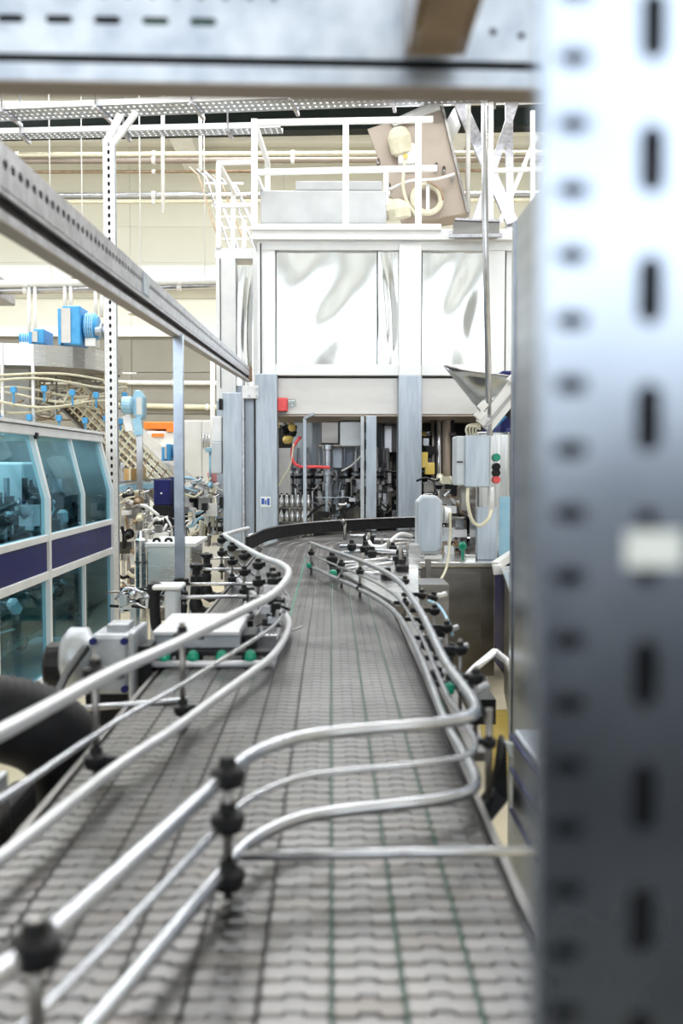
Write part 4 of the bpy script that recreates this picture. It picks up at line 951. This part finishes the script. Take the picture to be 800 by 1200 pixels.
tag(obj('cross_rod', MB().cyl((-.70, 2.55, .985), (-.36, 2.55, 1.01), .008, n=8), 'tube_steel'), 'thin steel rod below the left railing next to the belt edge', 'rod')

# ------------------------------------------------------------------ transfer gear inside the bend (right of belt)
t = thing('infeed_transfer_unit', 'steel transfer unit with crossed rods and black clamps inside the belt bend', 'machine part', (.45, 5.6, .9))
obj('deck_plate', MB().prism([(.27, 4.3, 1.005), (.37, 4.3, 1.005), (.56, 6.6, 1.005), (.30, 6.6, 1.005), (.05, 5.6, 1.005)], (0, 0, .012)), 'stainless', t)
obj('pedestal', MB().box((.45, 5.2, 0), (.6, 5.5, .99)), 'stainless_dark', t)
rd = random.Random(5)
for (a, b, D) in (((385, 662), (455, 655), 5.6), ((395, 669), (462, 660), 5.4), ((455, 657), (490, 654), 6.0), ((470, 666), (494, 666), 5.8), ((410, 628), (440, 628), 7.4), ((398, 640), (470, 640), 6.6), ((400, 648), (480, 641), 6.4), ((425, 633), (488, 633), 7.0), ((440, 645), (485, 648), 6.2), ((420, 672), (450, 672), 5.3)):
    obj('rod', MB().cyl(at(*a, D), at(*b, D), .012, n=8), 'tube_steel', t)
for px, py, D, s_ in ((432, 630, 6.6, 1.6), (428, 643, 6.4, 1.5), (468, 655, 5.8, 1.7), (471, 666, 5.6, 1.6), (389, 655, 5.5, 1.3), (412, 640, 6.3, 1.2), (436, 648, 6.0, 1.2), (460, 642, 6.3, 1.1), (454, 676, 5.2, 1.5), (392, 668, 5.4, 1.1)):
    p = at(px, py, D); obj('clamp', MB().lathe(p, [(r*s_, z*s_*1.3) for r, z in KNOB], 10), 'black_plastic', t)
for px, py, py1, D in ((388, 668, 640, 5.5), (425, 680, 648, 5.4), (432, 650, 624, 6.5), (455, 655, 632, 6.3), (469, 690, 640, 5.7), (478, 668, 635, 6.0), (447, 650, 630, 6.6)):
    obj('pin', MB().cyl(at(px, py, D), at(px, py1, D), .010, n=8), 'stainless_dark', t)
obj('bent_guide', MB().tube(smooth_path([at(430, 628, 6.6), at(436, 640, 6.4), at(450, 640, 6.3), at(468, 626, 6.5), at(482, 628, 6.6)], 5), .012, 8), 'white_frame', t)
obj('side_plate', MB().box(tuple(at(479, 700, 5.9)), tuple(at(489, 636, 6.1))), 'stainless', t)
obj('green_knob', MB().lathe(at(390, 672, 5.3), [(.008, -.02), (.02, -.014), (.023, 0), (.02, .014), (.008, .02)], 12), 'green_plastic', t)
# fittings along the right rail
t = thing('air_fittings', 'black clamps and white hose fittings along the outside of the right railing', 'fittings', (.4, 3.2, .95))
for px, py, D in ((507, 700, 3.6), (518, 740, 3.1), (528, 762, 2.85), (500, 755, 3.1), (512, 790, 2.7), (548, 810, 2.35)):
    p = at(px, py, D); obj('clamp', MB().lathe(p, [(r*.85, z*.85) for r, z in KNOB], 10, axis=(.3, 0, 1)), 'black_plastic', t)
    obj('stub', MB().cyl(p, p+Vector((.05, .02, .01)), .009, n=8), 'white_frame', t)
obj('hose', MB().tube(smooth_path([at(502, 704, 3.5), at(514, 710, 3.4), at(525, 728, 3.2), at(530, 744, 3.1)], 5), .005, 6), 'pale_blue_paint', t)
obj('mount_bar', MB().box((.30, 2.2, .955), (.345, 4.3, .975)), 'stainless_dark', t)
# bent white handle
t = thing('bent_tube', 'bent pale tube handle in front of the dark steel base cabinet', 'handle', at(575, 790, 3.6))
obj('tube', MB().tube([at(545, 795, 3.4), at(556, 783, 3.5), at(579, 764, 3.6), at(580, 764, 3.6), at(594, 775, 3.6), at(600, 786, 3.5)], .013, 10), 'rail_plastic', t)
obj('stem', MB().cyl(at(557, 800, 3.5), at(557, 783, 3.5), .010, n=8), 'pale_blue_paint', t)
obj('bracket', MB().box((.44, 3.2, .78), (.52, 3.6, .86)), 'black_plastic', t)
t = thing('black_support_arm', 'black angled support arm below the right edge of the belt', 'bracket', (.33, 2.1, .8))
obj('arm', MB().prism([at(594, 867, 2.3), at(588, 869, 2.3), at(580, 925, 2.2), at(560, 952, 2.1), at(570, 972, 2.1), at(596, 940, 2.2)], (0, .06, 0)), 'black_plastic', t, bevel=.006)
obj('clip', MB().prism([at(592, 870, 2.25), at(604, 873, 2.25), at(606, 892, 2.25), at(597, 885, 2.25)], (0, .02, 0)), 'sticker_white', t)
# yellow step on floor
t = thing('floor_step', 'cream and yellow step block on the floor right of the belt', 'step', (1.0, 6.3, 0))
obj('tread', MB().prism([(.80, 5.2, 0), (1.12, 5.2, 0), (1.12, 6.5, 0), (.95, 6.5, 0)], (0, 0, .03)), 'yellow_paint', t)

# ------------------------------------------------------------------ right side equipment
D = 7.0
bt_ = thing('steel_base_cabinet', 'dark steel base cabinet standing on the floor right of the belt bend', 'cabinet', (.9, 7.4, 0))
x0, x1 = mx(488, D), mx(581, D); zt_ = zat(664, D)
obj('body', MB().box((x0, D, .14), (x1, D+1.0, zt_)), 'stainless_dark', bt_, bevel=.01)
obj('worktop', MB().box((x0-.02, D-.06, zt_), (x1+.02, D+1.0, zt_+.035)), 'stainless', bt_, bevel=.006)
obj('door', MB().box((x0+.03, D-.012, .2), (x1-.10, D, zt_-.04)), 'stainless_dark', bt_, bevel=.004)
for x in (x0+.06, x1-.06): obj('foot', MB().lathe((x, D+.06, 0), [(.04, 0), (.04, .01), (.018, .02), (.018, .14)], 10), 'galvanised', bt_)
for x in (x0+.06, x1-.06): obj('foot', MB().lathe((x, D+.9, 0), [(.04, 0), (.04, .01), (.018, .02), (.018, .14)], 10), 'galvanised', bt_)
t = thing('steel_ledge_cabinet', 'stainless ledge cabinet slanting towards the camera at the right', 'cabinet', (1.2, 6, 0))
q = [(1.10, 6.62), (.885, 4.95), (1.6, 4.95), (1.9, 6.62)]
obj('top', MB().prism([(x, y, .925) for x, y in q], (0, 0, .02)), 'stainless', t)
obj('body', MB().prism([(x+.03, y+.02, .12) for x, y in q], (0, 0, .80)), 'stainless_dark', t)
obj('plinth', MB().prism([(x+.08, y+.05, 0) for x, y in q], (0, 0, .12)), 'black_plastic', t)
obj('hinge_bar', MB().bar(at(580, 663, 6.6), at(600, 650, 6.75), .05, .05).bar(at(578, 668, 6.55), at(588, 667, 6.55), .05, .06), 'white_frame', t)
# control column and boxes
D = 7.15
t = thing('control_column', 'polished steel control column with green, black and red buttons', 'control panel', (mx(586, D), D+.2, zt_))
a, b = mx(558, D), mx(598.5, D)
obj('body', MB().box((a, D, zt_+.036), (b, D+.35, zat(506, D))), 'column_steel', t, bevel=.02)
obj('lower_panel', MB().box((a+.0, D-.05, zt_+.036), (mx(582, D), D, zat(594, D))), 'brushed_blue', t, bevel=.006)
obj('blue_film', MB().box((mx(585, D), D-.004, zt_+.05), (mx(598, D), D, zat(582, D))), 'pale_blue_paint', t)
for py, m_ in ((536, 'green_plastic'), (547, 'black_plastic'), (554, 'black_plastic'), (562, 'red_plastic')):
    p = at(581, py, D-.0); obj('push_button', MB().lathe(p+Vector((0, -.035, 0)), [(.026, 0), (.028, .008), (.018, .02), (.018, .035)], 14, axis=(0, 1, 0)), m_, t)
D = 6.8
t = thing('junction_box', 'pale blue-grey electrical box under the vertical conduit', 'electrical box', (mx(555, D), D+.1, zat(570, D)))
obj('body', MB().box((mx(534, D), D, zat(569, D)), (mx(575, D), D+.22, zat(511, D))), 'grey_cabinet', t, bevel=.01)
obj('lid', MB().box((mx(544, D), D-.025, zat(571, D)), (mx(573.5, D), D-.002, zat(510, D))), 'brushed_blue', t, bevel=.008)
obj('latch', MB().box((mx(535, D), D-.015, zat(542, D)), (mx(542, D), D, zat(540.5, D))), 'black_plastic', t)
obj('rear_bracket', MB().box((mx(545, D), D+.2, zat(600, D)), (mx(551, D), D+.3, zat(560, D))), 'stainless_dark', t)
for k in range(4):
    obj('cable', MB().tube(smooth_path([at(548+k*3, 511, D+.1), at(546+k*4, 503-k, D+.05), at(550+k*3, 498+k, D+.05), at(562, 497+2*k, D+.2)], 5), .008, 6), 'cream_plastic', t)
o = thing('vertical_conduit', 'tall thin steel conduit rising from the electrical box past the roof', 'pipe', at(572, 510, D+.05))
obj('pipe', MB().tube([at(573.5, 511, D+.08), at(568, 250, D+.08), at(566, -40, D+.08)], .021, 12), 'tube_steel', o)
obj('clamp', MB().cyl(at(573, 497, D+.08), at(573, 490, D+.08), .028, n=12), 'white_frame', o)
obj('tape', MB().cyl(at(575, 600, D+.05), at(575, 571, D+.05), .02, n=12), 'white_frame', o)
cab = smooth_path([at(548, 571, D), at(548, 590, D-.05), at(553, 610, D-.06), at(562, 616, D-.06), at(572, 608, D-.05), at(575, 598, D+.02)], 6)
tag(obj('looped_cable', MB().tube(cab, .012, 7), 'cream_plastic'), 'pale looped cable hanging below the electrical box', 'cable')
cab = smooth_path([at(527, 600, 6.3), at(527, 630, 6.3), at(523, 665, 6.2), at(512, 684, 6.1), at(500, 685, 6.0), at(490, 678, 5.9), at(484, 680, 5.9)], 6)
tag(obj('looped_cable', MB().tube(cab, .008, 7), 'cream_plastic'), 'thin beige cable looping down in front of the dark base cabinet', 'cable')
D = 6.3
t = thing('octagonal_enclosure', 'blue-grey enclosure with chamfered corners standing beside the bend', 'electrical box', (mx(503, D), D, zat(655, D)))
def octp(x0, x1, z0, z1, c, y): return [(x0+c, y, z0), (x1-c, y, z0), (x1, y, z0+c), (x1, y, z1-c), (x1-c, y, z1), (x0+c, y, z1), (x0, y, z1-c), (x0, y, z0+c)]
obj('body', MB().prism(octp(mx(488, D), mx(518.5, D), zat(649, D), zat(581, D), .035, D), (0, .12, 0)), 'grey_cabinet', t, bevel=.006)
obj('lid', MB().prism(octp(mx(489.5, D), mx(517, D), zat(647, D), zat(583, D), .03, D-.012), (0, .011, 0)), 'brushed_blue', t, bevel=.004)
obj('base_lip', MB().box((mx(497, D), D-.02, zat(655, D)), (mx(518, D), D+.1, zat(651, D))), 'white_frame', t)
obj('side_cap', MB().cyl(at(520, 603, D+.05), at(528, 603, D+.05), .05, .04, 12), 'white_frame', t)
obj('stand', MB().box((mx(500, D), D+.03, .2), (mx(506, D), D+.08, zat(650, D))), 'stainless_dark', t)
clutter('valve_gear', 'brown and steel fittings between the octagonal enclosure and the control column', 'machine part', 520, 545, 575, 655, 7.55, 8.1, 80, ['stainless_dark', 'tube_steel', 'brown_rust', 'white_frame', 'black_plastic', 'tan_panel'], 41, .008, .024)
clutter('valve_gear', 'dark fittings beside the left edge of the electrical box', 'machine part', 500, 532, 560, 582, 7.4, 8.2, 26, ['stainless_dark', 'tube_steel', 'black_plastic', 'cream_plastic'], 43, .008, .02)
obj_ = tag(obj('green_valve', MB().lathe(at(542, 640, 7.0), [(.012, -.03), (.024, -.02), (.027, .012), (.012, .03)], 12).cyl(at(542, 657, 7.0), at(542, 640, 7.0), .01, n=8), 'green_plastic'), 'green valve knob under the fittings left of the control column', 'valve')
tag(obj('small_steel_block', MB().box(tuple(at(545, 658, 7.05)), tuple(at(554, 648, 7.2))), 'stainless', bevel=.005), 'small steel block on the worktop beside the green valve', 'block')
tag(obj('tan_pipe_bridge', MB().bar(at(518, 578, 7.9), at(560, 578, 7.9), .06, .10).bar(at(556, 575, 7.85), at(556, 652, 7.85), .05, .07), 'tan_panel'), 'tan horizontal bar below the electrical box', 'bracket')

# funnel hopper
t = thing('steel_funnel', 'pointed stainless funnel hopper above the electrical box', 'hopper', at(572, 490, 7.2))
tip = at(520, 428, 6.7); rim = smooth_path([tip, at(545, 434, 6.9), at(575, 438, 7.1), at(600, 441, 7.3)], 6)
low = smooth_path([at(563, 482, 6.75), at(566, 484, 6.9), at(570, 487, 7.0), at(578, 488, 7.1)], 6)
vs = []; fs = []; nn = len(rim); mm = 8
for i in range(nn):
    for j in range(mm+1):
        v = j/mm; p = rim[i].lerp(low[i], v); p = p + Vector((0, .16*math.sin(PI*v)*math.sin(PI*i/(nn-1)), 0)); vs.append(p)
for i in range(nn-1):
    for j in range(mm): fs.append([i*(mm+1)+j, i*(mm+1)+j+1, (i+1)*(mm+1)+j+1, (i+1)*(mm+1)+j])
o = obj('funnel_sheet', MB().add(vs, fs, True), 'funnel_steel', t); md = o.modifiers.new('solid', 'SOLIDIFY'); md.thickness = .006
obj('rim_edge', MB().tube(rim, .006, 6), 'tube_steel', t)
t = thing('tilted_rail', 'tilted pale steel rail with white end blocks right of the funnel', 'rail', at(590, 470, 7.0))
obj('rail', MB().bar(at(566, 500, 6.9), at(613, 443, 6.9), .12, .07, (0, -1, 0)), 'beige_panel', t)
obj('rail_groove', MB().bar(at(569, 500, 6.84), at(614, 446, 6.84), .02, .02, (0, -1, 0)), 'stainless_dark', t)
for px, py in ((565, 476), (562, 486), (600, 444), (608, 437)): obj('end_block', MB().bar(at(px-4, py+4, 6.8), at(px+4, py-4, 6.8), .05, .06, (0, -1, 0)), 'white_paint', t, bevel=.006)
t = thing('navy_machine', 'navy blue machine body behind the control column at the right', 'machine', (mx(610, 7.6), 8, 0))
obj('body', MB().box((mx(586, 7.8), 7.8, zat(508, 7.8)), (mx(680, 7.8), 8.7, zat(434, 7.8))), 'navy_paint', t, bevel=.02)
obj('side_body', MB().box((mx(599, 7.5), 7.5, 0), (mx(690, 7.5), 8.7, zat(500, 7.5))), 'navy_paint', t, bevel=.02)
obj('blue_roller', MB().cyl(at(572, 500, 7.3), at(602, 470, 7.3), .045, n=12), 'blue_paint', t)
obj('hub', MB().cyl(at(597, 481, 7.25), at(601, 483, 7.05), .05, n=12), 'black_plastic', t)

# tall steel guard panel at the right, running towards the camera
t = thing('steel_guard_panel', 'tall brushed steel guard panel between the belt and the perforated foreground post', 'panel', (.62, 3.1, 0))
obj('panel', MB().box((.605, 1.9, .66), (.615, 3.42, 2.40)), 'guard_steel', t)
obj('edge_post', MB().box((.600, 3.39, .05), (.635, 3.43, 2.40)), 'guard_steel', t)
obj('foot', MB().box((.58, 3.36, 0), (.66, 3.46, .05)), 'galvanised', t)
obj('bottom_rail', MB().box((.60, 1.9, .60), (.62, 3.4, .66)), 'galvanised', t)
t = thing('side_cover_box', 'grey steel cover box beside the belt, left of the foreground post', 'cover', (.5, 2.0, 0))
obj('body', MB().box((.385, 1.55, .5), (.58, 2.15, 1.04)), 'guard_steel', t, bevel=.008)
for z in (.86, .95, 1.02): obj('ridge', MB().box((.380, 1.55, z), (.39, 2.16, z+.006)), 'navy_paint', t)
obj('leg', MB().box((.40, 1.6, 0), (.44, 1.64, .5)), 'galvanised', t); obj('leg', MB().box((.52, 2.05, 0), (.56, 2.09, .5)), 'galvanised', t)

# ------------------------------------------------------------------ slanting overhead strut
def along(a, b, t_): return Vector(a).lerp(Vector(b), t_)
A = at(0, 165, 1.87); Bf = at(292, 430, 10.0); dv = (Bf-A).normalized(); A0 = A - dv*1.2
L = (Bf-A0).length; upv = Vector((0, 0, 1)); upv = (upv-dv*upv.dot(dv)).normalized()
t = thing('overhead_strut', 'slotted double strut rail slanting from the top left to the bottling machine', 'beam', A0)
H1 = .080; H = .140
hl = [((i+.5)*.05, H1*.55, .030, .017) for i in range(int(L/.05))]
perf('slotted_face', L, H1, hl, .0025, frame_mtx(A0-upv*H1, dv, upv), 'strut_worn', t, n=4)
nx = Vector((0, 0, 1)).cross(dv).normalized()       # points to -X side
def sbar(nm, off, up0, wd, ht, mat): return obj(nm, MB().bar(A0+nx*off-upv*up0, Bf+nx*off-upv*up0, wd, ht), mat, t)
sbar('top_flange', .020, .0015, .040, .003, 'strut_worn'); sbar('back_web', .041, H/2, .003, H, 'strut_worn')
sbar('middle_web', .020, H1, .040, .003, 'strut_worn')
sbar('lip', .002, H1+.006, .003, .010, 'strut_worn'); sbar('lip', .002, H-.010, .003, .020, 'strut_worn'); sbar('bottom_flange', .020, H, .042, .003, 'tan_panel')
sbar('inner_wall', .034, H1*.5, .003, H1-.006, 'stainless_dark'); sbar('groove_wall', .030, H1+.03, .003, .05, 'stainless_dark')
for f_ in (.30,): p = A0 + dv*L*f_; obj('joint_plate', MB().bar(p-upv*H1*.5-nx*.003, p+dv*.12-upv*H1*.5-nx*.003, .003, H1*.9), 'galvanised', t)
obj('end_cap', MB().bar(Bf-upv*.07, Bf-upv*.07+dv*.03, .06, .15), 'brown_rust', t)
t = thing('strut_support_post', 'blue-grey strut post holding up the slanting rail beside the belt', 'post', (xat(210, 4.5), 4.5, 0))
xx = xat(210, 4.5); zz = zat(393, 4.5)
obj('web', MB().box((xx-.0205, 4.48, .0), (xx+.0205, 4.483, zz)), 'galvanised_blue', t)
obj('side', MB().box((xx-.0205, 4.483, .0), (xx-.0175, 4.52, zz)), 'galvanised_blue', t); obj('side', MB().box((xx+.0175, 4.483, .0), (xx+.0205, 4.52, zz)), 'galvanised_blue', t)
obj('foot_plate', MB().box((xx-.06, 4.44, 0), (xx+.06, 4.56, .008)), 'galvanised', t)
# second post at far end
tag(obj('rear_wall_pole', MB().cyl(at(249, 640, 13.0), at(249, 420, 13.0), .03, n=8), 'white_paint'), 'thin white pole between the strut post and the bottling machine', 'pole')

# ------------------------------------------------------------------ top foreground beam
t = thing('overhead_channel', 'horizontal galvanised slotted channel across the top of the picture', 'beam', (0, 1.1, 2.04))
yL, yR = 1.095, 1.118
P0 = Vector((-.70, yL-.012, 0)); P1 = Vector((.60, yR+.010, 0)); dv = (P1-P0).normalized(); L = (P1-P0).length
zf = zat(66, 1.1); Hf = .10
x_first = xat(22, 1.1)
hl = []
for i in range(-7, 6):
    x = x_first + .05*i - P0.x
    if 0.03 < x < L-.03 and i < 5: hl.append((x, .0355, .028, .0085))
for i in range(-14, 12):
    x = x_first-.006 + .0255*i - P0.x
    if 0.02 < x < L: hl.append((x, .064, .006, .012))
for px, py in ((575, 31), (608, 35)): hl.append((xat(px, 1.11)-P0.x, zat(py, 1.1)-zf, .008, .008))
perf('slotted_face', L, Hf, hl, .0025, frame_mtx(P0+Vector((0, 0, zf)), dv, (0, 0, 1)), 'galvanised', t, n=6)
back = Vector((-dv.y, dv.x, 0))
def tb(nm, off, z0, z1, th_, mat, e0=0, e1=L):
    c = P0+dv*e0+back*off+Vector((0, 0, (z0+z1)/2)); c2 = P0+dv*e1+back*off+Vector((0, 0, (z0+z1)/2)); return obj(nm, MB().bar(c, c2, th_, z1-z0), mat, t)
zlip0, zlip1 = zat(97, 1.1), zat(77, 1.1)
tb('lower_lip', -.001, zlip0, zlip1, .003, 'galvanised'); tb('groove', .006, zlip1-.004, zf+.004, .003, 'black_rubber')
tb('underside', .020, zlip0-.002, zlip0, .044, 'tan_panel'); tb('back_web', .040, zlip0, zf+Hf, .003, 'dark_interior')
tb('backing', .010, zf+.028, zf+.043, .002, 'black_plastic', 0, .62)
# green tape seen through two slots
tb('green_strip', .004, zf+.030, zf+.0385, .002, 'green_line', x_first+.05*2.6-P0.x, x_first+.05*4.6-P0.x)
t2 = thing('cross_strut', 'short brownish slotted strut meeting the overhead channel from above', 'beam', (.108, .9, 2.05))
hl = [((i+.5)*.022, .006, .010, .005) for i in range(30)] + [((i+.5)*.022, .053, .010, .005) for i in range(30)]
zc_ = zat(69, 1.09)
perf('slotted_bottom', .66, .059, hl, .0025, frame_mtx((.138, .42, zc_+.001), (0, 1, 0), (-1, 0, 0)), 'brown_rust', t2, n=4)
obj('side', MB().box((.079, .42, zc_), (.082, 1.075, zc_+.04)), 'strut_worn', t2); obj('side', MB().box((.135, .42, zc_), (.138, 1.075, zc_+.04)), 'strut_worn', t2)
obj('inner_shade', MB().box((.083, .42, zc_+.02), (.134, 1.07, zc_+.038)), 'dark_interior', t2)  # dark filler gives the hollow strut its interior shade
tag(obj('joint_strip', MB().box((xat(472, 1.09), 1.086, zf-.002), (xat(475.5, 1.09), 1.094, zf+.1)), 'stainless_dark'), 'narrow dark joint strip on the channel left of the brown strut', 'strip')

# ------------------------------------------------------------------ foreground perforated post (right)
D = .400
t = thing('foreground_post', 'large out-of-focus galvanised perforated post filling the right edge', 'post', (.13, .42, .55))
xl = xat(632, D); wd = .115; z0 = .55
zhi = 2.35
ysl = [187, 340, 490, 790, 934, 1077, 1222]
zs = [zat(y, D, 750) for y in ysl]
x_s = xat(756, D)+.0006; x_h = xat(667, D)
holes = []
up_ = [zs[0]+.0505*k for k in range(1, 9)]
for z in zs + up_ + [zs[-1]-.05*k for k in range(1, 6)]: holes.append((z-z0, xl+wd-x_s, .0268, .0100))
for y in (608, 675): holes.append((zat(y, D, 750)-z0, xl+wd-x_s, .0075, .0085))
zh = zat(376, D, 667)
for k in range(-34, 30):
    z = zh + .0250*k
    if z0+.03 < z < zhi-.03: holes.append((z-z0, xl+wd-x_h, .0066, .0130))
perf('front_plate', zhi-z0, wd, holes, .002, frame_mtx((xl+wd, D, z0), (0, 0, 1), (-1, 0, 0)), 'galvanised_blue', t, n=6)
obj('side_plate', MB().box((xl, D+.001, z0), (xl+.002, D+.014, zhi)), 'galvanised_blue', t)
obj('side_plate', MB().box((xl+wd-.002, D+.001, z0), (xl+wd, D+.04, zhi)), 'galvanised_blue', t)
obj('inner_shade', MB().box((xl+.0035, D+.008, z0), (xl+wd-.003, D+.013, zhi)), 'black_rubber', t)  # black slab added so the hollow behind the holes looks shaded
st_ = at(763, 640, D-.002)
obj('sticker', MB().box((xat(733, D), D-.0016, zat(664, D, 750)), (xat(800, D), D-.0011, zat(622, D, 750))), 'sticker_white', t)
obj('foot_plate', MB().box((xl-.02, D-.04, 0), (xl+wd+.02, D+.08, .01)), 'galvanised_blue', t)
obj('lower_section', MB().box((xl, D, .01), (xl+wd, D+.04, z0)), 'galvanised_blue', t)

# unseen cabinet added behind the camera to darken what the foreground post reflects
t = thing('added_dark_cabinet', 'unseen dark cabinet added behind the camera for the foreground post to reflect', 'cabinet', (0, -1.6, 0))
obj('body', MB().box((-1.6, -2.6, .1), (1.8, -1.2, 1.55)), 'navy_paint', t, bevel=.02)
obj('plinth', MB().box((-1.5, -2.5, 0), (1.7, -1.3, .1)), 'black_plastic', t)
for k in range(4): obj('door', MB().box((-1.55+.84*k, -1.2, .15), (-.76+.84*k, -1.18, 1.5)), 'black_plastic', t, bevel=.005)
